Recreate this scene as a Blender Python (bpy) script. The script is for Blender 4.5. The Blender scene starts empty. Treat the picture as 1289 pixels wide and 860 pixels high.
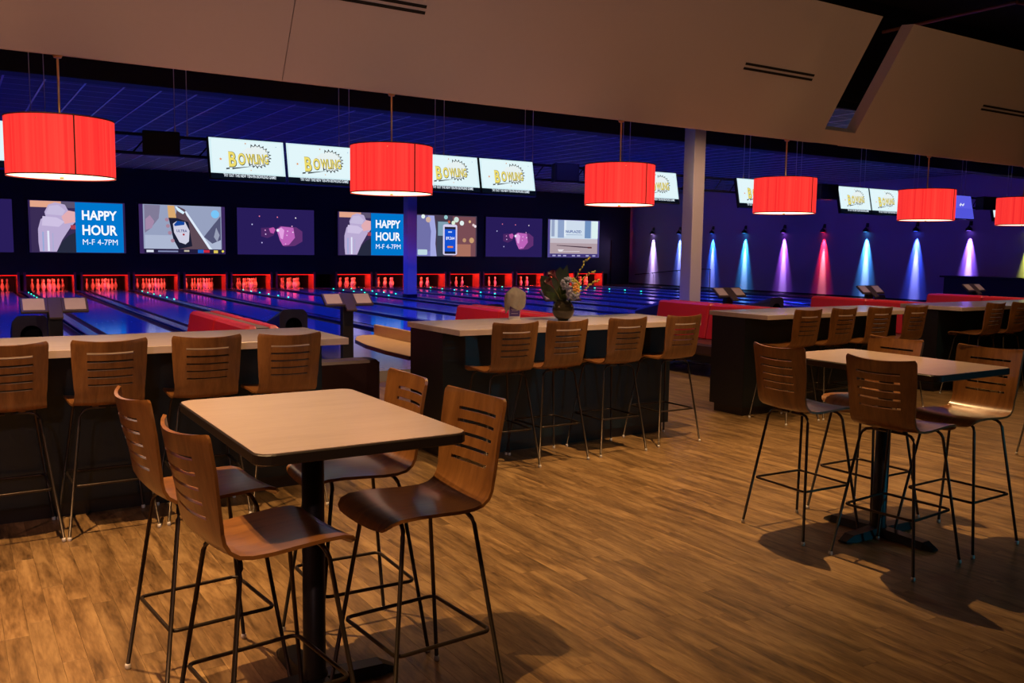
import bpy, math, random
from mathutils import Vector, Matrix

# ------------------------------------------------------------------ camera, world, lights, exposure
scene = bpy.context.scene
COL = scene.collection
FPX, CX, CY, CAM_H = 1115.6, 644.5, 430.0, 1.68
YAW, PITCH, ROLL = 0.56717, 0.10273, 0.01402


def cam_axes():
    fw = Vector((math.sin(YAW) * math.cos(PITCH), math.cos(YAW) * math.cos(PITCH), -math.sin(PITCH)))
    r0 = Vector((math.cos(YAW), -math.sin(YAW), 0))
    u0 = r0.cross(fw)
    return (r0 * math.cos(ROLL) + u0 * math.sin(ROLL), -r0 * math.sin(ROLL) + u0 * math.cos(ROLL), fw)


AR, AU, AF = cam_axes()
cam_data = bpy.data.cameras.new('camera')
cam_data.sensor_width = 36.0
cam_data.lens = FPX / 1289.0 * 36.0
cam_data.clip_end = 200
cam = bpy.data.objects.new('camera', cam_data)
COL.objects.link(cam)
cam.matrix_world = Matrix(((AR.x, AU.x, -AF.x, 0), (AR.y, AU.y, -AF.y, 0), (AR.z, AU.z, -AF.z, CAM_H), (0, 0, 0, 1)))
scene.camera = cam


def project(x, y, z):
    q = Vector((x, y, z - CAM_H))
    k = q.dot(AF)
    if k < 0.05:
        return None
    return CX + FPX * q.dot(AR) / k, CY - FPX * q.dot(AU) / k, k


world = bpy.data.worlds.new('world')
scene.world = world
world.use_nodes = True
world.node_tree.nodes['Background'].inputs[0].default_value = (0.25, 0.16, 0.4, 1)
world.node_tree.nodes['Background'].inputs[1].default_value = 0.012
vs = scene.view_settings
vs.view_transform = 'Standard'
vs.look = 'None'
vs.gamma = 1.0
vs.use_curve_mapping = False
vs.exposure = 0.0


def spot(loc, target, power, color, size, blend=0.5, radius=0.05, name='spot_light'):
    d = bpy.data.lights.new(name, 'SPOT')
    d.energy, d.color, d.spot_size, d.spot_blend, d.shadow_soft_size = power, color, math.radians(size), blend, radius
    o = bpy.data.objects.new(name, d)
    COL.objects.link(o)
    o.location = loc
    v = Vector(target) - Vector(loc)
    o.rotation_euler = v.to_track_quat('-Z', 'Y').to_euler()
    return o


WARM = (1.0, 0.59, 0.25)
# warm ceiling spots over the dining floor: (position, power, cone)
DINING_SPOTS = [((0.0, 4.55, 4.6), 1000, 84), ((0.20, 1.95, 4.6), 600, 80), ((4.70, 4.55, 4.6), 880, 80), ((9.0, 4.55, 4.6), 420, 84),
                ((2.5, 5.2, 4.6), 130, 80), ((6.9, 4.9, 4.6), 240, 80), ((-2.0, 3.4, 4.6), 420, 90)]
for p, w, cn in DINING_SPOTS:
    spot(p, (p[0], p[1] + 0.1, 0), w, WARM if p[0] > -1 else (1.0, 0.50, 0.42), cn, 0.95, 0.025)  # far-left spot tinted pink to redden the left ceiling panel
# added spots behind the camera, put in to brighten the slanted ceiling panels
for bx_, tx_, cc_, pw_ in ((-1.5, 0.3, (1.0, 0.60, 0.58), 290), (3.0, 4.2, (1.0, 0.70, 0.60), 110), (7.5, 9.5, (1.0, 0.72, 0.36), 75)):
    spot((bx_, -1.8, 3.6), (tx_, 6.0, 3.4), pw_, cc_, 78, 1.0, 0.05)
# warm spots over the lounge seats
LOUNGE_SPOTS = [(0.6, 8.6, 4.15), (4.0, 8.6, 4.15), (7.5, 8.6, 4.15), (11.0, 8.6, 4.15), (14.6, 8.6, 4.15), (18.2, 8.6, 4.15)]
for p in LOUNGE_SPOTS:
    spot(p, (p[0], p[1] + 0.6, 0), 480 if p[0] < 5 else 300, (1.0, 0.62, 0.36), 92, 0.9, 0.05)
spot((11.6, 9.8, 4.15), (12.7, 13.2, 2.0), 420, (1.0, 0.62, 0.40), 60, 0.9, 0.05)  # added spot that warms the front of the cream column
spot((9.6, 21.5, 4.1), (12.28, 25.3, 2.0), 150, (0.75, 0.16, 1.0), 20, 0.8, 0.05)  # added violet spot that tints the column between the lanes
# added teal spot, standing for an unseen cyan source at the right
spot((7.6, -1.6, 1.9), (4.6, 3.4, 0.9), 170, (0.03, 0.42, 0.62), 46, 0.8, 0.05)
# blue lane lights under the lane ceiling
for bx_ in (1.5, 6.5, 11.0, 16.5, 22.0):
    for by_ in (16.6, 22.0, 27.5):
        spot((bx_, by_, 4.15), (bx_, by_ + 0.2, 0), 1150, (0.008, 0.035, 1.0), 118, 0.7, 0.08)
for bx_ in (0.5, 5.0, 9.5, 15.5, 21):
    spot((bx_, 12.2, 4.15), (bx_, 12.6, 0), 170, (0.08, 0.09, 1.0), 110, 0.7, 0.08)
# added purple spots, standing in for wall-light spill on the right-hand wall
for by_ in (26.0, 20.0, 15.0):
    spot((22.0, by_, 3.6), (27.4, by_, 2.2), 60, (0.36, 0.09, 0.9), 75, 0.9, 0.1)


# ------------------------------------------------------------------ helpers
def lin(c):
    return tuple((v / 12.92 if v <= 0.04045 else ((v + 0.055) / 1.055) ** 2.4) for v in (x / 255.0 for x in c))


class MB:
    def __init__(self):
        self.v, self.f, self.s = [], [], []

    def add(self, vs_, fs_, smooth=False):
        b = len(self.v)
        self.v += [tuple(p) for p in vs_]
        for q in fs_:
            self.f.append(tuple(i + b for i in q))
            self.s.append(smooth)
        return self

    def box(self, x0, x1, y0, y1, z0, z1, bv=0.0):
        if bv > 0:
            return self.prism(round_rect(x0, x1, y0, y1, bv, 2), z0, z1, chamfer=bv * 0.6)
        vs_ = [(x0, y0, z0), (x1, y0, z0), (x1, y1, z0), (x0, y1, z0), (x0, y0, z1), (x1, y0, z1), (x1, y1, z1), (x0, y1, z1)]
        return self.add(vs_, [(0, 3, 2, 1), (4, 5, 6, 7), (0, 1, 5, 4), (1, 2, 6, 5), (2, 3, 7, 6), (3, 0, 4, 7)])

    def prism(self, poly, z0, z1, chamfer=0.0, smooth=False):
        n = len(poly)
        if chamfer <= 0:
            vs_ = [(x, y, z0) for x, y in poly] + [(x, y, z1) for x, y in poly]
            fs_ = [tuple(range(n - 1, -1, -1)), tuple(range(n, 2 * n))]
            fs_ += [(i, (i + 1) % n, n + (i + 1) % n, n + i) for i in range(n)]
            return self.add(vs_, fs_, smooth)
        cx = sum(p[0] for p in poly) / n
        cy = sum(p[1] for p in poly) / n
        hx = max(abs(p[0] - cx) for p in poly)
        hy = max(abs(p[1] - cy) for p in poly)
        inn = [(cx + (x - cx) * (1 - chamfer / hx), cy + (y - cy) * (1 - chamfer / hy)) for x, y in poly]
        rings = [[(x, y, z0) for x, y in inn], [(x, y, z0 + chamfer) for x, y in poly],
                 [(x, y, z1 - chamfer) for x, y in poly], [(x, y, z1) for x, y in inn]]
        vs_ = [p for r in rings for p in r]
        fs_ = [tuple(range(n - 1, -1, -1)), tuple(range(3 * n, 4 * n))]
        for k in range(3):
            fs_ += [(k * n + i, k * n + (i + 1) % n, (k + 1) * n + (i + 1) % n, (k + 1) * n + i) for i in range(n)]
        return self.add(vs_, fs_, smooth)

    def lathe(self, prof, cx=0, cy=0, n=20, cap=True, smooth=True):
        vs_, fs_ = [], []
        for r, z in prof:
            for i in range(n):
                a = 2 * math.pi * i / n
                vs_.append((cx + r * math.cos(a), cy + r * math.sin(a), z))
        m = len(prof)
        for k in range(m - 1):
            for i in range(n):
                fs_.append((k * n + i, k * n + (i + 1) % n, (k + 1) * n + (i + 1) % n, (k + 1) * n + i))
        self.add(vs_, fs_, smooth)
        if cap:
            b = len(self.v) - len(vs_)
            self.f.append(tuple(b + i for i in range(n - 1, -1, -1)))
            self.s.append(False)
            self.f.append(tuple(b + (m - 1) * n + i for i in range(n)))
            self.s.append(False)
        return self

    def tube(self, path, r, n=8, closed=False, radii=None):
        pts = [Vector(p) for p in path]
        m = len(pts)
        vs_, fs_ = [], []
        for i, p in enumerate(pts):
            if closed:
                t = (pts[(i + 1) % m] - pts[i - 1]).normalized()
            else:
                t = (pts[min(i + 1, m - 1)] - pts[max(i - 1, 0)]).normalized()
            ref = Vector((0, 0, 1)) if abs(t.z) < 0.9 else Vector((0, 1, 0))
            a = t.cross(ref).normalized()
            b = t.cross(a)
            rr = radii[i] if radii else r
            for k in range(n):
                an = 2 * math.pi * k / n
                vs_.append(p + a * (rr * math.cos(an)) + b * (rr * math.sin(an)))
        last = m if closed else m - 1
        for i in range(last):
            j = (i + 1) % m
            for k in range(n):
                fs_.append((i * n + k, i * n + (k + 1) % n, j * n + (k + 1) % n, j * n + k))
        self.add(vs_, fs_, True)
        if not closed:
            b0 = len(self.v) - len(vs_)
            self.f.append(tuple(b0 + k for k in range(n)))
            self.s.append(False)
            self.f.append(tuple(b0 + (m - 1) * n + k for k in range(n - 1, -1, -1)))
            self.s.append(False)
        return self

    def ball(self, c, r, nu=10, nv=6, sz=1.0):
        prof = [(max(1e-4, r * math.sin(math.pi * k / nv)), c[2] - r * sz * math.cos(math.pi * k / nv)) for k in range(nv + 1)]
        return self.lathe(prof, c[0], c[1], nu, cap=False)

    def quad(self, a, b, c, d):
        return self.add([a, b, c, d], [(0, 1, 2, 3)])

    def mesh(self, name):
        me = bpy.data.meshes.new(name)
        me.from_pydata(self.v, [], self.f)
        me.polygons.foreach_set('use_smooth', self.s)
        me.update()
        return me

    def build(self, name, m, parent=None, loc=(0, 0, 0), rz=0.0):
        return link(name, self.mesh(name), m, parent, loc, rz)


def link(name, me, m, parent=None, loc=(0, 0, 0), rz=0.0):
    if m is not None and not me.materials:
        me.materials.append(m)
    o = bpy.data.objects.new(name, me)
    COL.objects.link(o)
    o.location = loc
    o.rotation_euler = (0, 0, rz)
    if parent:
        o.parent = parent
    return o


def round_rect(x0, x1, y0, y1, r, k=5):
    out = []
    for cx, cy, a0 in ((x1 - r, y0 + r, -90), (x1 - r, y1 - r, 0), (x0 + r, y1 - r, 90), (x0 + r, y0 + r, 180)):
        for i in range(k + 1):
            a = math.radians(a0 + 90 * i / k)
            out.append((cx + r * math.cos(a), cy + r * math.sin(a)))
    return out


def tag(o, label=None, cat=None, group=None, kind=None):
    if label:
        o['label'] = label
    if cat:
        o['category'] = cat
    if group:
        o['group'] = group
    if kind:
        o['kind'] = kind
    return o


def thing(name, label, cat, loc=(0, 0, 0), rz=0.0, group=None):
    o = bpy.data.objects.new(name, None)
    COL.objects.link(o)
    o.location = loc
    o.rotation_euler = (0, 0, rz)
    o.empty_display_size = 0.1
    return tag(o, label, cat, group)


def copy_tree(o, parent=None):
    c = o.copy()
    COL.objects.link(c)
    c.parent = parent
    for ch in list(o.children):
        copy_tree(ch, c)
    return c


def text_mesh(name, s, size, offset=0.0, shear=0.0, extrude=0.0):
    cu = bpy.data.curves.new(name, 'FONT')
    cu.body, cu.size, cu.offset, cu.shear, cu.extrude = s, size, offset, shear, extrude
    cu.align_x, cu.align_y = 'CENTER', 'CENTER'
    cu.resolution_u = 3
    ob = bpy.data.objects.new(name, cu)
    COL.objects.link(ob)
    dg = bpy.context.evaluated_depsgraph_get()
    me = bpy.data.meshes.new_from_object(ob.evaluated_get(dg))
    bpy.data.objects.remove(ob)
    bpy.data.curves.remove(cu)
    return me


# ------------------------------------------------------------------ materials
def new_mat(name):
    m = bpy.data.materials.new(name)
    m.use_nodes = True
    nt = m.node_tree
    return m, nt, nt.nodes['Principled BSDF']


def plain(name, col, rough=0.5, metal=0.0, var=0.08, scale=12.0, spec=0.5, coat=0.0):
    m, nt, b = new_mat(name)
    tc = nt.nodes.new('ShaderNodeTexCoord')
    nz = nt.nodes.new('ShaderNodeTexNoise')
    nz.inputs['Scale'].default_value = scale
    nz.inputs['Detail'].default_value = 3
    nt.links.new(tc.outputs['Object'], nz.inputs['Vector'])
    mx = nt.nodes.new('ShaderNodeMix')
    mx.data_type = 'RGBA'
    mx.inputs[6].default_value = tuple(c * (1 - var) for c in col) + (1,)
    mx.inputs[7].default_value = tuple(min(1, c * (1 + var)) for c in col) + (1,)
    nt.links.new(nz.outputs['Fac'], mx.inputs[0])
    nt.links.new(mx.outputs[2], b.inputs['Base Color'])
    b.inputs['Roughness'].default_value = rough
    b.inputs['Metallic'].default_value = metal
    b.inputs['Specular IOR Level'].default_value = spec
    b.inputs['Coat Weight'].default_value = coat
    b.inputs['Coat Roughness'].default_value = 0.15
    return m


def emit(name, col, strength=1.0):
    m = bpy.data.materials.new(name)
    m.use_nodes = True
    nt = m.node_tree
    nt.nodes.remove(nt.nodes['Principled BSDF'])
    e = nt.nodes.new('ShaderNodeEmission')
    e.inputs[0].default_value = tuple(col) + (1,)
    e.inputs[1].default_value = strength
    nt.links.new(e.outputs[0], nt.nodes['Material Output'].inputs[0])
    return m


_em = {}


def scr(c, strength=1.0):
    key = (tuple(c), strength)
    if key not in _em:
        _em[key] = emit('screen_%02x%02x%02x' % tuple(c), lin(c), strength)
    return _em[key]


def wood(name, stops, stretch, scale=6.0, rough=0.35, rand=0.12, wave=0.35, bump=0.0, coat=0.0, rand_off=True):
    """wood grain: stretched noise + distorted bands, tinted per object"""
    m, nt, b = new_mat(name)
    N = nt.nodes.new
    tc = N('ShaderNodeTexCoord')
    oi = N('ShaderNodeObjectInfo')
    add = N('ShaderNodeVectorMath')
    add.operation = 'ADD'
    mul = N('ShaderNodeVectorMath')
    mul.operation = 'MULTIPLY'
    mul.inputs[1].default_value = stretch
    sc_ = N('ShaderNodeVectorMath')
    sc_.operation = 'SCALE'
    comb = N('ShaderNodeCombineXYZ')
    for i in range(3):
        nt.links.new(oi.outputs['Random'], comb.inputs[i])
    nt.links.new(comb.outputs[0], sc_.inputs[0])
    sc_.inputs['Scale'].default_value = 37.0 if rand_off else 0.0
    nt.links.new(tc.outputs['Object'], mul.inputs[0])
    nt.links.new(mul.outputs[0], add.inputs[0])
    nt.links.new(sc_.outputs[0], add.inputs[1])
    n1 = N('ShaderNodeTexNoise')
    n1.inputs['Scale'].default_value = scale
    n1.inputs['Detail'].default_value = 6
    n1.inputs['Distortion'].default_value = 0.6
    nt.links.new(add.outputs[0], n1.inputs['Vector'])
    n2 = N('ShaderNodeTexNoise')
    n2.inputs['Scale'].default_value = scale * 6
    n2.inputs['Detail'].default_value = 4
    nt.links.new(add.outputs[0], n2.inputs['Vector'])
    mixf = N('ShaderNodeMix')
    mixf.inputs[0].default_value = wave
    nt.links.new(n1.outputs['Fac'], mixf.inputs[2])
    nt.links.new(n2.outputs['Fac'], mixf.inputs[3])
    ramp = N('ShaderNodeValToRGB')
    el = ramp.color_ramp.elements
    el[0].position, el[0].color = stops[0][0], tuple(stops[0][1]) + (1,)
    el[1].position, el[1].color = stops[-1][0], tuple(stops[-1][1]) + (1,)
    for p, c in stops[1:-1]:
        e = el.new(p)
        e.color = tuple(c) + (1,)
    nt.links.new(mixf.outputs[0], ramp.inputs[0])
    hsv = N('ShaderNodeHueSaturation')
    mr = N('ShaderNodeMapRange')
    mr.inputs[3].default_value = 1 - rand
    mr.inputs[4].default_value = 1 + rand
    nt.links.new(oi.outputs['Random'], mr.inputs[0])
    nt.links.new(mr.outputs[0], hsv.inputs['Value'])
    nt.links.new(ramp.outputs[0], hsv.inputs['Color'])
    nt.links.new(hsv.outputs[0], b.inputs['Base Color'])
    b.inputs['Roughness'].default_value = rough
    b.inputs['Coat Weight'].default_value = coat
    b.inputs['Coat Roughness'].default_value = 0.2
    if bump > 0:
        bp = N('ShaderNodeBump')
        bp.inputs['Strength'].default_value = bump
        bp.inputs['Distance'].default_value = 0.002
        nt.links.new(n2.outputs['Fac'], bp.inputs['Height'])
        nt.links.new(bp.outputs[0], b.inputs['Normal'])
    return m


M_PLANK = wood('plank_wood', [(0.33, (0.080, 0.043, 0.016)), (0.48, (0.215, 0.125, 0.050)), (0.66, (0.38, 0.24, 0.105))],
               (6.5, 1.0, 6.5), 2.2, 0.42, 0.16, 0.3, 0.12)
M_STOOL = wood('stool_wood', [(0.30, (0.145, 0.056, 0.017)), (0.52, (0.235, 0.096, 0.027)), (0.75, (0.32, 0.14, 0.042))],
               (7.0, 1.0, 1.0), 4.0, 0.30, 0.08, 0.3, 0.0, 0.25)
M_TOP = wood('pale_laminate', [(0.25, (0.42, 0.315, 0.265)), (0.5, (0.48, 0.37, 0.315)), (0.8, (0.54, 0.43, 0.37))],
             (1.0, 6.0, 6.0), 2.2, 0.28, 0.02, 0.4)
M_COUNTER = wood('counter_laminate', [(0.25, (0.52, 0.405, 0.37)), (0.5, (0.60, 0.475, 0.44)), (0.8, (0.66, 0.535, 0.50))],
                 (0.8, 6.0, 6.0), 2.2, 0.22, 0.02, 0.4)
M_TABLEWOOD = wood('honey_laminate', [(0.25, (0.55, 0.36, 0.17)), (0.8, (0.68, 0.46, 0.24))], (1, 1, 6), 2.5, 0.35, 0.02, 0.4)
M_EDGE = plain('black_edge', (0.022, 0.016, 0.014), 0.35)
M_TUBE = plain('dark_bronze_metal', (0.055, 0.040, 0.030), 0.36, 0.7)
M_GLIDE = plain('glide_plastic', (0.75, 0.72, 0.68), 0.35)
M_IRON = plain('black_iron', (0.018, 0.018, 0.020), 0.42, 0.3)
M_BAR = plain('bar_panel', (0.006, 0.016, 0.024), 0.38, 0, 0.2, 5.0)
M_BARDARK = plain('bar_side_panel', (0.008, 0.008, 0.011), 0.45, 0, 0.2)
M_RED = plain('red_vinyl', (0.55, 0.014, 0.028), 0.38, 0, 0.06, 8.0)
M_BROWN = plain('brown_vinyl', (0.060, 0.026, 0.020), 0.36, 0, 0.1)
M_CAP = plain('taupe_cap', (0.20, 0.135, 0.105), 0.4, 0, 0.1)
M_SOFFIT = plain('soffit_paint', (0.62, 0.535, 0.515), 0.8, 0, 0.02, 30.0)
M_BLACK = plain('black_paint', (0.010, 0.010, 0.012), 0.6)
M_VENT = plain('vent_black', (0.004, 0.004, 0.004), 0.7)
M_MASK = plain('masking_panel', (0.006, 0.006, 0.008), 0.35, 0, 0.1)
M_WALLR = plain('wall_paint', (0.40, 0.36, 0.44), 0.75, 0, 0.03, 3.0)
M_COLPAINT = plain('column_paint', (0.52, 0.45, 0.44), 0.6, 0, 0.03)
M_TILE = plain('ceiling_tile', (0.10, 0.10, 0.13), 0.7, 0, 0.12, 20)
M_TBAR = plain('ceiling_grid', (0.55, 0.50, 0.62), 0.35, 0.2)
M_LANE = plain('lane_laminate', (0.34, 0.30, 0.27), 0.09, 0, 0.08, 3.0, 0.6)
M_APPR = plain('approach_laminate', (0.30, 0.27, 0.25), 0.14, 0, 0.08, 3.0, 0.5)
M_GUTTER = plain('gutter_plastic', (0.012, 0.012, 0.015), 0.3)
M_CAPPING = plain('capping', (0.10, 0.09, 0.10), 0.25, 0.2)
M_PIN = plain('pin_white', (0.85, 0.82, 0.80), 0.25)
M_PINBAND = plain('pin_band', (0.6, 0.02, 0.02), 0.3)
M_KICK = plain('kickback', (0.36, 0.09, 0.08), 0.4)
M_STEEL = plain('steel_cable', (0.85, 0.78, 0.74), 0.5, 0.0)
M_BRASS = plain('lamp_rod', (0.75, 0.50, 0.22), 0.35, 0.6)
M_CONSOLE = plain('console_shell', (0.075, 0.050, 0.035), 0.4)
M_CONSCR = plain('console_screen', (0.62, 0.49, 0.36), 0.18)
M_HOOD = plain('hood_plastic', (0.055, 0.045, 0.042), 0.42)
M_TVCASE = plain('tv_case', (0.008, 0.008, 0.010), 0.35)
M_LED = emit('marker_led', (0.02, 1.0, 0.62), 3.0)
M_DECKRED = emit('deck_light', (1.0, 0.065, 0.030), 105.0)
M_STRIPRED = emit('bay_edge_light', (1.0, 0.010, 0.008), 1.3)
M_DIFFUSER = emit('lamp_diffuser', (1.0, 0.73, 0.46), 3.4)


def shade_mat():
    m = bpy.data.materials.new('red_lit_fabric')
    m.use_nodes = True
    nt = m.node_tree
    b = nt.nodes['Principled BSDF']
    tc = nt.nodes.new('ShaderNodeTexCoord')
    mp = nt.nodes.new('ShaderNodeMapping')
    mp.inputs['Scale'].default_value = (30, 30, 0.12)
    nz = nt.nodes.new('ShaderNodeTexNoise')
    nz.inputs['Scale'].default_value = 2.2
    nz.inputs['Detail'].default_value = 4
    mr = nt.nodes.new('ShaderNodeMapRange')
    mr.inputs[1].default_value, mr.inputs[2].default_value = 0.3, 0.7
    mr.inputs[3].default_value, mr.inputs[4].default_value = 0.80, 1.05
    nt.links.new(tc.outputs['Object'], mp.inputs[0])
    nt.links.new(mp.outputs[0], nz.inputs['Vector'])
    nt.links.new(nz.outputs['Fac'], mr.inputs[0])
    b.inputs['Base Color'].default_value = (0.5, 0.01, 0.012, 1)
    b.inputs['Roughness'].default_value = 0.8
    mc = nt.nodes.new('ShaderNodeMix')
    mc.data_type = 'RGBA'
    mc.inputs[6].default_value = (1.0, 0.006, 0.022, 1)
    mc.inputs[7].default_value = (1.0, 0.070, 0.045, 1)
    nt.links.new(nz.outputs['Fac'], mc.inputs[0])
    nt.links.new(mc.outputs[2], b.inputs['Emission Color'])
    nt.links.new(mr.outputs[0], b.inputs['Emission Strength'])
    return m


M_SHADE = shade_mat()
M_SHADEBAND = plain('shade_trim', (0.06, 0.004, 0.005), 0.7)

# ------------------------------------------------------------------ the setting: floor
random.seed(7)
floor = tag(MB().box(-6, 27.4, -3, 10.3, -0.12, -0.006).build('floor', plain('subfloor', (0.12, 0.07, 0.04), 0.6)),
            'brown wood-look plank floor of the dining area', None, None, 'structure')
PW, PL = 0.0925, 0.92
plank_mb = MB().prism([(-PW / 2 + .0003, -PL / 2 + .0003), (PW / 2 - .0003, -PL / 2 + .0003), (PW / 2 - .0003, PL / 2 - .0003), (-PW / 2 + .0003, PL / 2 - .0003)],
                      -0.006, 0.0, chamfer=0.0005)
plank_me = plank_mb.mesh('plank')
plank_me.materials.append(M_PLANK)
cands = []
nx0, nx1 = int(-3.0 / PW), int(16 / PW)
for i in range(nx0, nx1):
    off = random.random() * PL
    for j in range(-1, 12):
        x, y = i * PW, j * PL + off
        if y < 0.4 or y > 10.3 - PL / 2:
            continue
        cands.append((x, y))


def px_area(x, y):
    pts = [project(x + sx * PW / 2, y + sy * PL / 2, 0) for sx, sy in ((-1, -1), (1, -1), (1, 1), (-1, 1))]
    if any(p is None for p in pts):
        return 0
    c = project(x, y, 0)
    if not (-25 < c[0] < 1314 and c[1] < 905):
        return 0
    a = 0
    for k in range(4):
        p, q = pts[k], pts[(k + 1) % 4]
        a += p[0] * q[1] - q[0] * p[1]
    behind_bar = y > 6.3 and not (2.3 < x < 3.2 or 5.9 < x < 6.8)
    return 0 if behind_bar else abs(a) / 2


cands.sort(key=lambda c: -px_area(*c))
rest = MB()
for k, (x, y) in enumerate(cands):
    if k < 300:
        link('plank', plank_me, None, floor, (x, y, 0))
    else:
        rest.add([(vx + x, vy + y, vz) for vx, vy, vz in plank_mb.v], plank_mb.f)
tag(rest.build('plank_field', M_PLANK, floor), kind='stuff')

# approach and lane base
tag(MB().box(-6, 27.4, 10.3, 14.7, -0.12, 0.13).build('floor', M_APPR), 'glossy raised approach floor in front of the lanes', None, None, 'structure')
tag(MB().box(-6, 27.4, 14.7, 35.0, -0.12, 0.02).build('floor', M_BLACK), 'dark floor under the bowling lanes', None, None, 'structure')

YM = 32.6                       # masking wall plane
PAIRS = [-1.27, 2.03, 5.31, 8.60, 12.60, 15.90, 19.20, 22.50]
LANES = []
for p0 in PAIRS:
    LANES += [p0 + 0.80, p0 + 2.46]

ORD = ['first', 'second', 'third', 'fourth', 'fifth', 'sixth', 'seventh', 'eighth', 'ninth', 'tenth', 'eleventh', 'twelfth',
       'thirteenth', 'fourteenth', 'fifteenth', 'sixteenth']

# ------------------------------------------------------------------ walls, ceiling, columns
mw = MB()
mw.box(-6, 26.1, YM, YM + 0.04, 0.66, 4.25)
tag(mw.build('wall_back', M_MASK), 'black masking wall carrying the big screens above the pins', None, None, 'structure')
tag(MB().box(26.1, 27.4, YM + 0.15, YM + 0.4, 0, 4.25).build('wall_back', M_BLACK), 'dark recess beside the masking wall', None, None, 'structure')
tag(MB().box(-6, 27.4, 34.6, 34.8, 0, 4.25).build('wall_back', M_BLACK), 'black wall behind the pin machines', None, None, 'structure')
tag(MB().box(27.4, 27.6, -3, 34.8, -0.12, 4.25).build('wall_right', M_WALLR), 'purple-lit side wall with coloured wall lights', None, None, 'structure')
tag(MB().box(27.37, 27.4, 16.6, 32.7, 0.02, 0.22).build('baseboard_right', M_BLACK), 'black base along the side wall', None, None, 'structure')
# access door at the end of the masking wall
dr = tag(MB().box(26.28, 27.05, YM + 0.10, YM + 0.15, 0.13, 2.2).build('door_1', M_BLACK), 'black service door between masking wall and side wall', None, None, 'structure')
MB().ball((26.95, YM + 0.07, 1.1), 0.03).build('door_handle', M_IRON, dr)

ceil = tag(MB().box(-6, 27.6, 10.45, 34.8, 4.27, 4.4).build('ceiling', M_BLACK), 'dark blue tiled ceiling over the lanes', None, None, 'structure')
TP = 0.575
tile_mb = MB().box(-TP / 2 + .012, TP / 2 - .012, -TP / 2 + .012, TP / 2 - .012, 4.255, 4.27)
tile_me = tile_mb.mesh('ceiling_tile')
tile_me.materials.append(M_TILE)
tiles = []
for i in range(-11, 46):
    for j in range(0, 42):
        tiles.append((0.855 + (i + 0.5) * TP, 10.5 + (j + 0.5) * TP))


def tile_key(t):
    p = project(t[0], t[1], 4.25)
    if p is None or not (-10 < p[0] < 1300 and p[1] > 60) or t[1] < 15.5 or t[0] > 27.2:
        return 1e9
    return p[2]


tiles.sort(key=tile_key)
trest = MB()
for k, (x, y) in enumerate(tiles):
    if x > 27.2:
        continue
    if k < 300:
        link('ceiling_tile', tile_me, None, ceil, (x, y, 0))
    else:
        trest.add([(vx + x, vy + y, vz) for vx, vy, vz in tile_mb.v], tile_mb.f)
tag(trest.build('tile_field', M_TILE, ceil), kind='stuff')
tb = MB()
for i in range(-11, 47):
    tb.box(0.855 + i * TP - .014, 0.855 + i * TP + .014, 10.5, 32.6, 4.245, 4.268)
for j in range(0, 39):
    tb.box(-5.4, 27.3, 10.5 + j * TP - .006, 10.5 + j * TP + .006, 4.2545, 4.267)
tag(tb.build('grid_bars', M_TBAR, ceil), kind='stuff')
tag(MB().box(-6, 27.4, 13.75, 14.1, 3.945, 4.27).build('trim_1', M_BLACK), 'black dropped beam crossing under the lane ceiling', None, None, 'structure')
tag(MB().box(-6, 27.4, -3, 10.6, 6.2, 6.4).build('ceiling', M_BLACK), 'black open ceiling high above the dining area', None, None, 'structure')
tag(MB().box(-6, 27.4, 10.4, 10.6, 4.4, 6.2).build('wall_front', M_BLACK), 'black upper bulkhead behind the slanted ceiling panels', None, None, 'structure')

M_WALLD = plain('dining_wall_paint', (0.16, 0.12, 0.10), 0.8, 0, 0.05, 3.0)
tag(MB().box(-6.2, -6.0, -3.2, 34.8, -0.12, 6.4).build('wall_left', M_WALLD), 'dark wall at the left end of the hall', None, None, 'structure')
tag(MB().box(-6.2, 27.6, -3.2, -3.0, -0.12, 6.4).build('wall_front', M_WALLD), 'dark wall behind the viewer', None, None, 'structure')
tag(MB().box(27.4, 27.6, -3.0, 10.6, 4.25, 6.4).build('wall_right', M_BLACK), 'black upper part of the side wall over the dining area', None, None, 'structure')
# slanted soffit panels
SB, ST = (6.2, 2.83), (5.506, 3.955)     # (y, z) bottom and top edge
TY = 0.135                               # panel depth


def soffit(x0, x1, name, label):
    vs_ = []
    for x in (x0, x1):
        vs_ += [(x, SB[0], SB[1]), (x, ST[0], ST[1]), (x, ST[0] + TY, ST[1] + 0.02), (x, SB[0] + TY, SB[1] + 0.02)]
    mb = MB().add(vs_, [(0, 1, 2, 3), (7, 6, 5, 4), (0, 4, 5, 1), (1, 5, 6, 2), (2, 6, 7, 3), (3, 7, 4, 0)])
    return tag(mb.build(name, M_SOFFIT), label, None, None, 'structure')


def slope_pt(x, s, lift=0.0):
    dy, dz = ST[0] - SB[0], ST[1] - SB[1]
    L = math.hypot(dy, dz)
    ny, nz_ = -dz / L, dy / L
    return (x, SB[0] + dy * s + ny * lift, SB[1] + dz * s + nz_ * lift)


def slope_box(x0, x1, s0, s1, lift0, lift1, skew=0.0):
    vs_ = []
    for lf in (lift0, lift1):
        vs_ += [slope_pt(x0, s0, lf), slope_pt(x1, s0, lf), slope_pt(x1 + skew, s1, lf), slope_pt(x0 + skew, s1, lf)]
    return MB().add(vs_, [(0, 3, 2, 1), (4, 5, 6, 7), (0, 1, 5, 4), (1, 2, 6, 5), (2, 3, 7, 6), (3, 0, 4, 7)])


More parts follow.
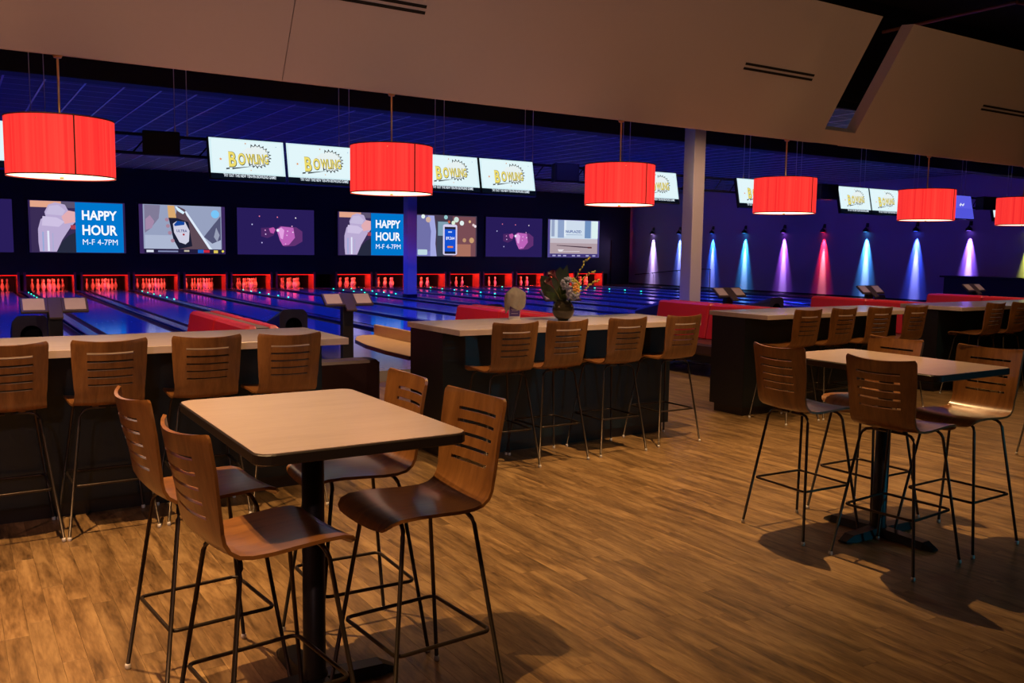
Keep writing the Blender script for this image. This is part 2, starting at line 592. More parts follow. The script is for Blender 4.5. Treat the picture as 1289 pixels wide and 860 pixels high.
sp1 = soffit(2.026, 7.668, 'ceiling', 'slanted cream ceiling panel with a vent, left of the dark gap')
soffit(-6, 2.020, 'ceiling', 'plain slanted ceiling panel at the far left beyond the seam')
sp2 = soffit(8.16, 18.0, 'ceiling', 'slanted cream ceiling panel right of the dark gap')
vs_ = []
tag(slope_box(7.668, 8.16, 0.0, 0.115, -0.11, -0.001).build('trim_2', M_SOFFIT), 'short strip joining the slanted panels below the gap', None, None, 'structure')
for par, xa, xb in ((sp1, 6.2, 7.14), (sp1, 2.03, 2.965), (sp2, 10.05, 11.0)):
    for s in (0.470, 0.503):
        slope_box(xa, xb, s - 0.0085, s + 0.0085, -0.004, 0.003).build('vent_slot', M_VENT, par)


def column(x, y, z0, z1, w, name, label):
    t = thing(name, label, 'column', (x, y, z0))
    t['kind'] = 'structure'
    del t['category']
    MB().box(-w / 2, w / 2, -w / 2, w / 2, 0, z1 - z0, 0.012).build('shaft', M_COLPAINT, t)
    MB().box(-w / 2 - .012, w / 2 + .012, -w / 2 - .012, w / 2 + .012, 0, 0.10).build('base_trim', M_BLACK, t)
    return t


column(12.66, 13.2, 0.13, 4.25, 0.30, 'trim_3', 'cream square column in front of the lanes, lit warm on one side')
column(12.28, 25.3, 0.16, 4.25, 0.32, 'trim_4', 'purple-lit square column standing between the lanes')

# ------------------------------------------------------------------ bowling lanes
LZ = 0.13
bed_me = MB().box(-0.527, 0.527, 14.7, 33.7, LZ - 0.06, LZ).mesh('lane_bed')
gut = MB()
K = 8
gp = []
for k in range(K + 1):
    a = math.pi * k / K
    gp.append((-0.084 * math.cos(a), LZ - 0.01 - 0.075 * math.sin(a)))
vsg = [(x, 14.7, z) for x, z in gp] + [(x, 32.54, z) for x, z in gp]
gut.add(vsg, [(k, k + 1, K + 2 + k, K + 1 + k) for k in range(K)], True)
gut.box(-0.090, -0.083, 14.7, 32.54, LZ - 0.10, LZ)
gut.box(0.083, 0.090, 14.7, 32.54, LZ - 0.10, LZ)
gut_me = gut.mesh('gutter')
cap_me = MB().prism(round_rect(-0.088, 0.088, 14.7, 32.5, 0.02, 2), LZ - 0.10, LZ + 0.035, chamfer=0.01).mesh('capping')
for i, x in enumerate(LANES):
    lb = 'glossy blue-lit bowling lane running to the %s pin bay from the left' % ORD[i]
    t = thing('bowling_lane', lb, 'bowling lane', (x, 0, 0), 0, 'bowling lanes')
    link('lane_bed', bed_me, M_LANE, t)
    link('gutter', gut_me, M_GUTTER, t, (-0.619, 0, 0))
    link('gutter', gut_me, M_GUTTER, t, (0.619, 0, 0))
    # seven aiming arrows and foul line
    ar = MB()
    for k in range(-3, 4):
        ax, ay = k * 0.135, 18.9 + 0.25 * (3 - abs(k))
        ar.add([(ax - .012, ay, LZ + .001), (ax + .012, ay, LZ + .001), (ax, ay + .16, LZ + .001)], [(0, 1, 2)])
    ar.build('arrow_markers', M_EDGE, t)
    MB().box(-0.527, 0.527, 14.70, 14.72, LZ, LZ + .001).build('foul_line', M_EDGE, t)
led_me = MB().box(-0.012, 0.012, -0.03, 0.03, 0, 0.022).mesh('marker_light')
for i, p0 in enumerate(PAIRS):
    for k, x in ((0, p0), (1, p0 + 1.63)):
        nb = (2 * i + k)
        side = 'left of the %s' % ORD[nb]
        t = thing('lane_divider', 'narrow dark divider strip %s bowling lane from the left' % side, 'lane divider', (x, 0, 0), 0, 'lane dividers')
        link('capping', cap_me, M_CAPPING, t)
        if k == 0:
            for q in range(6):
                link('marker_light', led_me, M_LED, t, (0.06, 26.2 + q * 0.97, LZ + 0.035))
t = thing('lane_divider', 'narrow dark divider strip left of the purple column', 'lane divider', (11.90, 0, 0), 0, 'lane dividers')
link('capping', cap_me, M_CAPPING, t)
for q in range(6):
    link('marker_light', led_me, M_LED, t, (0.06, 26.2 + q * 0.97, LZ + 0.035))
tag(MB().box(12.005, 12.495, 14.7, 32.5, 0.02, LZ + 0.03).build('service_walk', M_BLACK), 'dark service walkway strip under the purple lane column', 'walkway')
tag(MB().box(25.80, 27.36, 16.6, 32.5, 0.02, LZ + 0.03).build('service_walk', M_BLACK), 'dark service walkway strip along the side wall', 'walkway')

# pin bays and pins
prof = [(0.026, 0.0), (0.029, 0.006), (0.035, 0.03), (0.050, 0.075), (0.0600, 0.115), (0.0575, 0.15), (0.047, 0.19), (0.033, 0.222),
        (0.0245, 0.25), (0.0235, 0.27), (0.0275, 0.30), (0.0320, 0.335), (0.0295, 0.36), (0.019, 0.376), (0.004, 0.381)]
pin_me = MB().lathe(prof, n=12).mesh('bowling_pin')
pin_me.materials.append(M_PIN)
band_me = MB().lathe([(0.0262, 0.243), (0.0248, 0.252)], n=12, cap=False).lathe([(0.0248, 0.268), (0.0265, 0.282)], n=12, cap=False).mesh('neck_band')
SP = 0.3048
HX = 0.765
for i, x in enumerate(LANES):
    t = thing('pin_bay', 'red-lit pin bay opening, %s from the left under the screens' % ORD[i], 'pin bay', (x, YM, 0), 0, 'pin bays')
    for sx in (-HX, HX - 0.07):
        MB().box(sx, sx + 0.07, -0.05, 0.55, 0.05, 0.75).build('side_panel', M_KICK, t)
        MB().box(sx, sx + 0.07, 0.551, 1.7, 0.05, 0.75).build('side_panel_shade', M_BLACK, t)  # black rear half puts the deck light's falloff into the colour
    MB().box(-HX, HX, 1.70, 1.75, 0.02, 0.75).build('back_curtain', M_BLACK, t)
    MB().box(-HX, HX, 1.1, 1.7, 0.02, 0.05).build('pit_mat', M_BLACK, t)
    MB().box(-HX + .07, HX - .07, -0.02, 0.02, 0.636, 0.659).build('edge_strip', M_STRIPRED, t)
    MB().box(-0.60, 0.60, 0.07, 0.11, 0.70, 0.72).build('deck_light', M_DECKRED, t)
    for r in range(4):
        for k in range(r + 1):
            p = link('bowling_pin', pin_me, None, None, (x + (k - r / 2) * SP, YM + 0.22 + r * 0.264, LZ))
            tag(p, 'white bowling pin glowing red, standing in the %s rack from the left' % ORD[i], 'bowling pin', 'pins of the %s rack from the left' % ORD[i])
            link('neck_band', band_me, M_PINBAND, p)

# ------------------------------------------------------------------ big screens on the masking wall
SW, SH = 2.88, 1.68
SZ = 2.23


class Screen:
    """flat picture built on a display plane: (u,v) in 0..1 from bottom left"""

    def __init__(self, parent, w, h, y, z):
        self.p, self.w, self.h, self.y, self.z, self.k = parent, w, h, y, z, 0

    def pt(self, u, v):
        return ((u - .5) * self.w, self.y - 0.003 * self.k, self.z + (v - .5) * self.h)

    def poly(self, name, pts, c, s=1.0):
        self.k += 1
        n = len(pts)
        mb = MB().add([self.pt(u, v) for u, v in pts], [tuple(range(n))])
        return mb.build(name, scr(c, s), self.p)

    def rect(self, name, u0, v0, u1, v1, c, s=1.0):
        return self.poly(name, [(u0, v0), (u1, v0), (u1, v1), (u0, v1)], c, s)

    def disc(self, name, u, v, ru, c, s=1.0, rv=None, n=16):
        rv = rv or ru * self.w / self.h
        return self.poly(name, [(u + ru * math.cos(2 * math.pi * k / n), v + rv * math.sin(2 * math.pi * k / n)) for k in range(n)], c, s)

    def text(self, s, u, v, size, c, width=None, off=0.0, shear=0.0, st=1.0, name='lettering', rot=0.0):
        self.k += 1
        me = text_mesh(name, s, size, off, shear)
        xs = [p.co.x for p in me.vertices]
        ys = [p.co.y for p in me.vertices]
        cx, cy = (max(xs) + min(xs)) / 2, (max(ys) + min(ys)) / 2
        sx = (width * self.w / (max(xs) - min(xs))) if width else 1.0
        x0, y0, z0 = self.pt(u, v)
        cr, sr = math.cos(rot), math.sin(rot)
        for p in me.vertices:
            a, b = (p.co.x - cx) * sx, (p.co.y - cy)
            p.co = (x0 + a * cr - b * sr, y0, z0 + a * sr + b * cr)
        return link(name, me, scr(c, st), self.p)


def big_screen(x, label):
    t = thing('wall_screen', label, 'screen', (x, YM, 0), 0, 'big screens on the masking wall')
    MB().box(-SW / 2 - .06, SW / 2 + .06, -0.05, 0.0, SZ - SH / 2 - .06, SZ + SH / 2 + .06).build('screen_frame', M_TVCASE, t)
    return t, Screen(t, SW, SH, -0.055, SZ)


def happy_hour(x, label):
    t, s = big_screen(x, label)
    s.rect('display', 0, 0, 1, 1, (46, 32, 78))
    s.rect('picture', 0.02, 0.01, 0.47, 0.99, (58, 44, 84))
    s.rect('picture', 0.02, 0.87, 0.33, 0.99, (226, 164, 138))
    s.rect('picture', 0.33, 0.87, 0.47, 0.99, (92, 82, 110))
    s.poly('picture', [(.27, .0), (.47, .0), (.47, .40), (.40, .34), (.33, .22)], (38, 42, 62))
    s.poly('picture', [(.10, .02), (.27, .02), (.33, .25), (.42, .50), (.47, .60), (.47, .80), (.40, .82), (.37, .93), (.27, .97), (.20, .92), (.16, .78),
                       (.17, .70), (.12, .64), (.09, .45), (.09, .2)], (186, 170, 210))
    s.poly('picture', [(.36, .56), (.47, .60), (.47, .80), (.40, .82), (.33, .70)], (226, 172, 178))
    s.poly('picture', [(.13, .52), (.30, .50), (.36, .60), (.28, .68), (.14, .70)], (206, 192, 226))
    s.poly('picture', [(.17, .74), (.34, .72), (.37, .82), (.30, .92), (.21, .90)], (198, 186, 220))
    s.rect('picture', .13, .03, .145, .40, (150, 168, 214))
    s.rect('picture', .18, .03, .20, .42, (228, 232, 250))
    s.rect('picture', .23, .03, .24, .38, (168, 172, 210))
    s.rect('picture', .42, .46, .47, .54, (168, 66, 84))
    s.rect('blue_panel', .47, .01, .975, .985, (0, 118, 204))
    s.text('HAPPY', .725, .74, .42, (250, 252, 255), .37, .012)
    s.text('HOUR', .725, .45, .45, (250, 252, 255), .37, .012)
    s.text('M-F 4-7PM', .725, .215, .27, (240, 246, 255), .37, 0.0)
    return t


def violet_show(x, label):
    t, s = big_screen(x, label)
    s.rect('display', 0, 0, 1, 1, (40, 28, 88))
    s.poly('picture', [(.30, .58), (.47, .60), (.49, .52), (.46, .42), (.38, .36), (.30, .40)], (74, 38, 98))
    s.poly('picture', [(.40, .57), (.46, .60), (.485, .55), (.46, .46), (.42, .48)], (186, 84, 168))
    s.poly('picture', [(.49, .56), (.55, .63), (.76, .61), (.84, .52), (.84, .30), (.74, .20), (.60, .18), (.55, .30)], (96, 48, 112))
    s.poly('picture', [(.50, .55), (.56, .62), (.72, .60), (.74, .38), (.66, .22), (.58, .20), (.54, .32)], (188, 98, 184))
    s.poly('picture', [(.505, .55), (.56, .60), (.60, .54), (.58, .34), (.55, .36), (.53, .48)], (226, 160, 224))
    s.disc('picture', .515, .535, .018, (235, 235, 255))
    for u, v, c in ((.28, .83, (226, 120, 150)), (.51, .82, (232, 120, 150)), (.75, .815, (244, 236, 244)), (.185, .65, (190, 190, 236)), (.70, .63, (226, 166, 214)),
                    (.35, .53, (220, 150, 210)), (.355, .445, (214, 186, 236)), (.305, .26, (190, 180, 236)), (.71, .50, (240, 214, 246)), (.64, .52, (232, 190, 236)),
                    (.63, .43, (226, 180, 230)), (.61, .24, (220, 160, 220))):
        s.disc('spark', u, v, .009, c, 1.0, None, 6)
    return t


TVX = [0.38, 3.71, 7.03, 10.34, 14.17, 17.45, 20.78, 23.98]
violet_show(TVX[0], 'violet wall screen with a pink glow, cut off at the left edge')
happy_hour(TVX[1], 'happy hour wall screen, large one leftmost beside the bottle screen')
# hand holding a bottle
t, s = big_screen(TVX[2], 'wall screen showing a hand gripping a bottle')
s.rect('display', 0, 0, 1, 1, (60, 40, 92))
s.rect('picture', .045, .10, .955, 1.0, (150, 160, 190))
s.rect('picture', .06, .10, .945, .38, (172, 182, 208))
s.poly('picture', [(.06, .42), (.12, .50), (.22, .72), (.24, .99), (.06, .99)], (128, 122, 150))
s.poly('picture', [(.07, .48), (.14, .52), (.17, .66), (.12, .78), (.07, .70)], (164, 136, 168))
s.poly('picture', [(.74, .36), (.84, .22), (.945, .30), (.945, .80), (.86, .62)], (84, 86, 118))
s.disc('picture', .88, .84, .05, (120, 196, 246))
s.poly('picture', [(.86, .36), (.90, .26), (.93, .40), (.89, .56)], (150, 156, 180))
s.poly('picture', [(.44, .10), (.82, .10), (.62, .64), (.52, .92), (.44, .98), (.40, .70)], (92, 72, 84))
s.poly('picture', [(.42, .98), (.47, .92), (.52, .86), (.50, .82), (.44, .88), (.41, .97)], (214, 236, 252))
s.poly('picture', [(.52, .88), (.54, .88), (.82, .14), (.84, .10), (.80, .10), (.54, .80)], (222, 234, 250))
s.poly('picture', [(.32, .99), (.40, .99), (.42, .74), (.33, .74)], (216, 168, 112))
s.poly('picture', [(.33, .74), (.42, .74), (.56, .66), (.60, .16), (.44, .10), (.38, .30), (.35, .58)], (28, 30, 52))
s.poly('picture', [(.38, .62), (.43, .68), (.52, .66), (.57, .48), (.56, .26), (.52, .20), (.45, .24), (.39, .44)], (206, 206, 226))
s.poly('picture', [(.39, .60), (.43, .68), (.515, .66), (.51, .60), (.40, .57)], (20, 70, 156))
s.disc('picture', .50, .40, .012, (170, 30, 40))
s.text('ULTRA', .48, .475, .13, (40, 60, 130), .12, .002)
for u, v in ((.31, .70), (.32, .57), (.34, .43), (.37, .27)):
    s.disc('picture', u, v, .022, (168, 130, 152))
s.rect('ticker', .045, .005, .955, .095, (34, 28, 60))
s.rect('ticker', .07, .03, .15, .075, (220, 224, 240))
s.rect('ticker', .20, .035, .43, .065, (130, 136, 180))
s.rect('ticker', .50, .045, .56, .08, (190, 180, 160))
s.rect('ticker', .66, .02, .73, .09, (30, 96, 190))
s.rect('ticker', .73, .03, .80, .085, (200, 40, 60))
s.rect('ticker', .85, .02, .90, .08, (220, 196, 90))
s.disc('ticker', .96, .06, .015, (228, 214, 80))
violet_show(TVX[3], 'violet wall screen with a pink glow, right of the bottle screen')
happy_hour(TVX[4], 'happy hour wall screen, smaller one beside the purple column')
# phone advert
t, s = big_screen(TVX[5], 'wall screen showing a phone with a blue display and blurred lights')
s.rect('display', 0, 0, 1, 1, (70, 56, 74))
s.rect('picture', .60, .0, .98, .98, (120, 76, 84))
s.rect('picture', .66, .0, .90, .30, (168, 112, 96))
s.rect('picture', .0, .0, .30, .98, (112, 112, 168))
s.poly('picture', [(.0, .20), (.20, .10), (.30, .20), (.28, .0), (.0, .0)], (120, 122, 190))
s.poly('picture', [(.24, .0), (.34, .0), (.32, .30), (.33, .60), (.30, .98), (.20, .98), (.25, .60), (.24, .30)], (164, 168, 224))
s.rect('picture', .34, .0, .46, .86, (60, 66, 86))
s.rect('picture', .36, .50, .53, .84, (128, 158, 178))
s.poly('picture', round_rect(.44, .67, .03, .78, .04, 4), (214, 206, 240))
s.rect('picture', .465, .07, .645, .72, (20, 80, 206))
s.rect('picture', .465, .66, .645, .72, (40, 34, 50))
s.rect('picture', .465, .06, .645, .12, (28, 32, 60))
s.text('$9,264', .555, .44, .16, (240, 244, 255), .14, .003)
s.rect('picture', .51, .21, .60, .25, (236, 130, 60))
s.rect('picture', .52, .58, .58, .61, (200, 214, 250))
for u, v, r, c in ((.12, .95, .03, (226, 240, 236)), (.20, .88, .04, (206, 176, 160)), (.48, .95, .03, (150, 200, 206)), (.65, .90, .04, (206, 228, 220)), (.74, .82, .035, (226, 240, 240)),
                   (.60, .82, .03, (220, 236, 214)), (.53, .84, .02, (196, 90, 60)), (.87, .86, .02, (226, 186, 140)), (.93, .78, .02, (230, 206, 206)), (.96, .75, .02, (240, 230, 236)),
                   (.78, .40, .03, (190, 146, 110)), (.90, .40, .04, (200, 156, 112))):
    s.disc('light_blur', u, v, r, c)
s.poly('picture', round_rect(.03, .18, .03, .16, .02, 3), (190, 216, 224))
violet_show(TVX[6], 'violet wall screen with a pink glow, next to the rightmost wall screen')
t, s = big_screen(TVX[7], 'rightmost wall screen, pale picture of a pen on a table')
s.rect('display', 0, 0, 1, 1, (84, 74, 140))
s.rect('picture', .04, .10, .96, .985, (206, 220, 236))
s.rect('picture', .04, .10, .96, .46, (176, 156, 164))
s.rect('picture', .04, .38, .96, .50, (196, 186, 196))
s.rect('picture', .06, .55, .12, .985, (150, 164, 196))
s.rect('picture', .18, .52, .30, .985, (142, 162, 200))
s.rect('picture', .30, .56, .34, .985, (226, 236, 246))
s.rect('picture', .70, .52, .82, .985, (112, 144, 190))
s.rect('picture', .84, .52, .96, .985, (220, 240, 240))
s.text('NUPLAZID', .48, .69, .16, (36, 70, 150), .30, .003)
s.rect('picture', .33, .60, .65, .612, (140, 160, 196))
s.poly('picture', [(.16, .325), (.60, .30), (.82, .285), (.82, .255), (.60, .27), (.16, .310)], (70, 50, 66))
s.rect('picture', .76, .25, .84, .29, (96, 46, 52))
s.poly('picture', [(.18, .21), (.30, .21), (.26, .16), (.60, .17), (.60, .155), (.20, .15)], (226, 220, 226))
s.rect('ticker', .04, .01, .96, .09, (66, 56, 118))
for u in (.08, .18, .28, .45, .55, .72, .85):
    s.rect('ticker', u, .03, u + .06, .065, (170, 168, 210))

# ------------------------------------------------------------------ overhead score monitors
YMON, ZMT = 13.3, 3.235
MWID, MHT = 1.09, 0.60
TILT = math.radians(12)


def monitor_mesh_set(kind):
    t = thing('score_monitor', 'x', 'monitor', (0, 0, 0))
    piv = bpy.data.objects.new('monitor_body', MB().box(-MWID / 2 - .018, MWID / 2 + .018, 0.0, 0.06, -MHT - .02, 0.012).mesh('monitor_body'))
    COL.objects.link(piv)
    piv.data.materials.append(M_TVCASE)
    piv.parent = t
    piv.rotation_euler = (-TILT, 0, 0)
    MB().box(-.05, .05, 0.055, 0.19, -0.06, -0.01).build('mount_arm', M_IRON, piv)
    s = Screen(piv, MWID, MHT, -0.004, -MHT / 2)
    if kind == 'blue':
        s.rect('display', 0, 0, 1, 1, (92, 92, 226))
        s.rect('picture', .0, .0, 1, .45, (82, 84, 218))
        s.poly('picture', [(.46, .58), (.54, .68), (.58, .60), (.68, .68), (.66, .60), (.60, .53), (.55, .60), (.50, .52)], (220, 226, 250))
        return t
    s.rect('display', 0, 0, 1, 1, (8, 14, 26))
    s.rect('picture', 0, .13, 1, 1, (214, 240, 246))
    s.rect('picture', .03, .17, .97, .96, (226, 246, 250))
    # comic burst
    n = 15
    pts = []
    for k in range(n * 2 + 1):
        a = math.radians(118 - k * 250 / (n * 2))
        r = (0.30 if k % 2 else 0.23)
        pts.append((.62 + .60 * r * math.cos(a) * 1.15, .60 + r * 1.05 * math.sin(a)))
    s.poly('burst', pts, (12, 22, 30))
    inner = []
    for k in range(n * 2 + 1):
        a = math.radians(118 - k * 250 / (n * 2))
        r = (0.262 if k % 2 else 0.222)
        inner.append((.62 + .60 * r * math.cos(a) * 1.13, .60 + r * 1.02 * math.sin(a)))
    s.poly('burst', inner + [(.50, .36), (.36, .60), (.50, .80)], (232, 242, 242))
    s.poly('streak', [(.28, .27), (.58, .345), (.28, .235)], (10, 18, 24))
    s.poly('streak', [(.20, .26), (.25, .27), (.24, .235), (.20, .225), (.195, .15)], (10, 18, 24))
    for w_, sz_, rot in (('B', .36, 0.02), ('O', .25, 0.0), ('WLING', .25, 0.05)):
        pass
    s.text('B', .292, .475, .30, (66, 62, 30), .105, .016)
    s.text('B', .287, .48, .30, (238, 220, 110), .098, .008)
    s.text('O', .412, .49, .23, (66, 62, 30), .105, .014)
    s.text('O', .408, .494, .23, (238, 220, 110), .100, .006)
    s.text('WLING', .620, .51, .20, (66, 62, 30), .305, .010, 0, 1.0, 'lettering', 0.03)
    s.text('WLING', .615, .515, .20, (238, 220, 110), .300, .004, 0, 1.0, 'lettering', 0.03)
    for u, v, r, c in ((.13, .46, .020, (226, 140, 70)), (.47, .88, .014, (206, 140, 90)), (.52, .22, .011, (220, 150, 80)), (.74, .74, .010, (200, 170, 90)), (.88, .84, .009, (120, 160, 200))):
        st_ = []
        for k in range(10):
            a = math.pi / 2 + k * math.pi / 5
            q = r if k % 2 == 0 else r * .45
            st_.append((u + q * math.cos(a), v + q * math.sin(a) * MWID / MHT))
        s.poly('star', st_, c)
    s.text('TRY OUT THE NEW TEN-PIN BOWLING GAME!', .50, .062, .06, (226, 238, 250), .70, .0012)
    return t


mon0 = monitor_mesh_set('bowl')
monB = monitor_mesh_set('blue')
PAIR_L = [-0.38, 3.247, 6.615, 10.03, 13.955, 17.215, 20.32, 23.50]
PAIR_DESC = ['behind the leftmost red lamp', 'left of the second red lamp', 'right of the second red lamp', 'behind the third red lamp',
             'left of the fourth red lamp', 'between the fourth and fifth red lamps', 'behind the fifth red lamp', 'behind the rightmost red lamp']
used = set()
for i, xl in enumerate(PAIR_L):
    for k in (0, 1):
        blue = (i == 6)
        src = monB if blue else mon0
        if id(src) in used:
            t = copy_tree(src)
        else:
            t = src
            used.add(id(src))
        t.location = (xl + MWID / 2 + k * (MWID + 0.045), YMON, ZMT)
        t['group'] = 'overhead score monitors'
        t['label'] = ('%s %s of the pair %s' % ('lavender monitor,' if blue else 'pale bowling monitor,', ('left one', 'right one')[k], PAIR_DESC[i]))

# truss carrying the monitors, loudspeakers, suspension wires
tr = thing('monitor_truss', 'black ladder truss running behind the hanging score monitors', 'truss', (0, YMON, 0))
MB().tube([(-4, 0.18, 3.22), (26.5, 0.18, 3.22)], 0.025, 6).build('top_rail', M_IRON, tr)
MB().tube([(-4, 0.18, 2.96), (26.5, 0.18, 2.96)], 0.025, 6).build('bottom_rail', M_IRON, tr)
web_me = MB().tube([(0, 0.18, 2.96), (0.22, 0.18, 3.22)], 0.012, 5).mesh('web_bar')
web_me.materials.append(M_IRON)
for k in range(-8, 60):
    link('web_bar', web_me, None, tr, (k * 0.45, 0, 0))
wire_mb = MB().tube([(0, 0, 3.40), (0, 0, 4.25)], 0.006, 5)
wire_me = wire_mb.mesh('cable')
clamp_me = MB().tube([(0, 0, 3.22), (0, 0, 3.30), (0, 0, 3.42)], 0.011, 6, radii=[0.016, 0.014, 0.007]).mesh('clamp')
WX = [(1.018, 'behind the leftmost red lamp'), (2.83, 'left of the first visible score monitor pair'), (5.30, 'beside the second red lamp, left'), (7.0, 'beside the second red lamp, right'),
      (8.80, 'left of the third red lamp'), (11.05, 'above the third red lamp'), (14.35, 'left of the fourth red lamp'), (16.0, 'right of the fourth red lamp'),
      (18.25, 'above the monitors between fourth and fifth lamps'), (20.35, 'left of the fifth red lamp'), (22.4, 'right of the fifth red lamp'), (24.6, 'near the rightmost red lamp')]
for x, d in WX:
    t = thing('suspension_cable', 'thin steel cable pair holding the monitor truss, ' + d, 'cable', (x, YMON + 0.18, 0), 0, 'truss suspension cables')
    for dx in (0.0, 0.17):
        link('cable', wire_me, M_STEEL, t, (dx, 0, 0))
        link('clamp', clamp_me, M_STEEL, t, (dx, 0, 0))
for x, d in ((2.58, 'left of the first full pair of monitors'), (9.45, 'left of the third red lamp'), (16.65, 'right of the fourth red lamp'), (23.05, 'right of the lavender monitor')):
    t = thing('loudspeaker', 'black loudspeaker clamped to the truss, ' + d, 'loudspeaker', (x, YMON - 0.12, 2.90), math.radians(-10), 'truss loudspeakers')
    MB().prism([(-.24, -.14), (.24, -.14), (.17, .16), (-.17, .16)], 0, 0.34, chamfer=0.015).build('cabinet', M_TVCASE, t)
    MB().box(-.21, .21, -.148, -.140, .03, .31).build('grille', M_IRON, t)
    MB().box(-.02, .02, .10, .31, .29, .345).build('bracket', M_IRON, t)

# ------------------------------------------------------------------ right-hand wall: coloured wall lights, handrail, service counter
WL = [(31.055, (0.60, 0.40, 1.0), 'violet white', 70), (29.3, (0.1, 0.2, 1.0), 'blue', 50), (27.29, (0.02, 0.14, 1.0), 'blue', 70), (25.48, (0.03, 0.42, 1.0), 'cyan', 80),
      (23.49, (0.42, 0.10, 1.0), 'violet', 75), (21.64, (1.0, 0.015, 0.04), 'red', 60), (19.83, (0.06, 0.38, 1.0), 'cyan', 85), (17.91, (0.04, 0.10, 1.0), 'blue', 85),
      (16.08, (0.26, 0.11, 1.0), 'violet', 80), (14.2, (0.75, 0.85, 0.10), 'yellow green', 60)]
WDESC = ['beam farthest left, by the masking wall', 'beam hidden by the cream column', 'beam just right of the cream column', 'beam second from the cream column', 'beam left of the red beam', 'beam, the only red one',
         'beam right of the red beam', 'beam under the fifth red lamp', 'beam above the black counter', 'beam at the right picture edge']
for (y, c, nm, pw), d in zip(WL, WDESC):
    t = thing('wall_light', 'small black wall spotlight throwing a %s %s' % (nm, d), 'wall light', (27.4, y, 2.5), 0, 'coloured wall lights')
    MB().box(-0.02, 0.0, -0.05, 0.05, 0.16, 0.30).build('wall_plate', M_IRON, t)
    MB().tube([(-0.01, 0, 0.23), (-0.08, 0, 0.25), (-0.11, 0, 0.14)], 0.012, 6).build('arm', M_IRON, t)
    MB().lathe([(0.02, 0.15), (0.045, 0.11), (0.10, 0.06), (0.10, 0.0), (0.085, -0.005)], -0.11, 0, 14).build('head', M_IRON, t)
    MB().lathe([(0.070, -0.009), (0.001, -0.010)], -0.11, 0, 12, cap=False).build('lens', emit('lens_' + nm.replace(' ', '_'), c, 6.0), t)
    spot((27.4 - 0.10, y, 2.486), (27.4 + 0.12, y, 0.9), pw * 22.0, c, 32, 1.0, 0.02)
    spot((27.4 - 0.10, y, 2.486), (27.4 + 0.03, y, 0.3), pw * 42.0, tuple(0.72 * v + 0.28 for v in c), 13, 1.0, 0.02)

t = thing('handrail', 'black wall handrail sloping along the side wall behind the column', 'handrail', (27.4, 0, 0))
MB().tube([(-0.08, 32.2, 0.62), (-0.08, 29.4, 0.88), (-0.10, 27.8, 0.985), (-0.5, 26.9, 1.0)], 0.022, 6).build('rail', M_IRON, t)
for y, z in ((31.0, .73), (29.4, .88), (28.2, .96)):
    MB().tube([(0, y, z - .06), (-0.08, y, z)], 0.012, 6).build('bracket', M_IRON, t)
MB().tube([(-0.5, 26.9, 0.16), (-0.5, 26.9, 1.0)], 0.02, 6).build('post', M_IRON, t)

t = thing('service_counter', 'long black service counter below the violet wall light', 'counter', (0, 0, 0))
MB().box(26.55, 27.35, 9.0, 16.35, 0.0, 1.02).build('counter_body', M_BARDARK, t)
MB().box(26.45, 27.38, 8.9, 16.45, 1.02, 1.075, 0.01).build('counter_top', M_IRON, t)

# ------------------------------------------------------------------ lounge: sofas, consoles, ball returns
SOFA = [(2.27, 'behind the leftmost bar'), (5.66, 'behind the bar with the flowers'), (9.18, 'right of the flowers bar, before the column'), (12.70, 'behind the third bar'),
        (16.10, 'behind the gap between third and fourth bars'), (19.65, 'at the far right')]


def cushion(x0, x1, y0, y1, z0, z1, lean=0.0, bulge=0.02):
    """padded slab with rounded edges; top shifted in x by lean"""
    mb = MB().prism(round_rect(x0, x1, y0, y1, min(0.035, (x1 - x0) * .35), 3), z0, z1, chamfer=0.025)
    mb.v = [(x + lean * (z - z0) / (z1 - z0), y, z) for x, y, z in mb.v]
    return mb


sofa0 = None
for k, (x, d) in enumerate(SOFA):
    lb = 'red and brown back-to-back lounge sofa ' + d
    if sofa0 is None:
        t = thing('lounge_sofa', lb, 'sofa', (x, 0, 0), 0, 'lounge sofas')
        Y0, SEG = 8.05, 1.10
        for q in range(2):
            a, b = Y0 + q * SEG + .006, Y0 + (q + 1) * SEG - .006
            cushion(-0.10, 0.03, a, b, 0.44, 0.955, 0.09).build('back_cushion', M_RED, t)
            cushion(0.27, 0.40, a, b, 0.44, 0.955, -0.09).build('back_cushion', M_RED, t)
            cushion(-0.62, -0.06, a, b, 0.30, 0.455).build('seat_cushion', M_BROWN, t)
            cushion(0.36, 0.92, a, b, 0.30, 0.455).build('seat_cushion', M_BROWN, t)
        MB().box(0.09, 0.21, Y0, Y0 + 2 * SEG, 0.30, 0.945, 0.008).build('centre_panel', M_CAP, t)
        MB().box(-0.58, 0.88, Y0 + .02, Y0 + 2 * SEG - .02, 0.20, 0.30).build('base_frame', M_IRON, t)
        for yy in (Y0 + .20, Y0 + 2.0):
            for xx in (-0.50, 0.80):
                MB().box(xx - .035, xx + .035, yy - .035, yy + .035, 0, 0.20).build('leg', M_IRON, t)
        sofa0 = t
    else:
        t = copy_tree(sofa0)
        t.location.x = x
        t['label'] = lb

t = thing('ottoman_bench', 'dark brown upholstered bench end between the first two bars', 'bench', (0, 0, 0))
cushion(2.68, 3.45, 7.74, 8.02, 0.06, 0.625).build('seat_block', M_BROWN, t)
MB().box(2.72, 3.40, 7.78, 7.98, 0.0, 0.06).build('plinth', M_IRON, t)

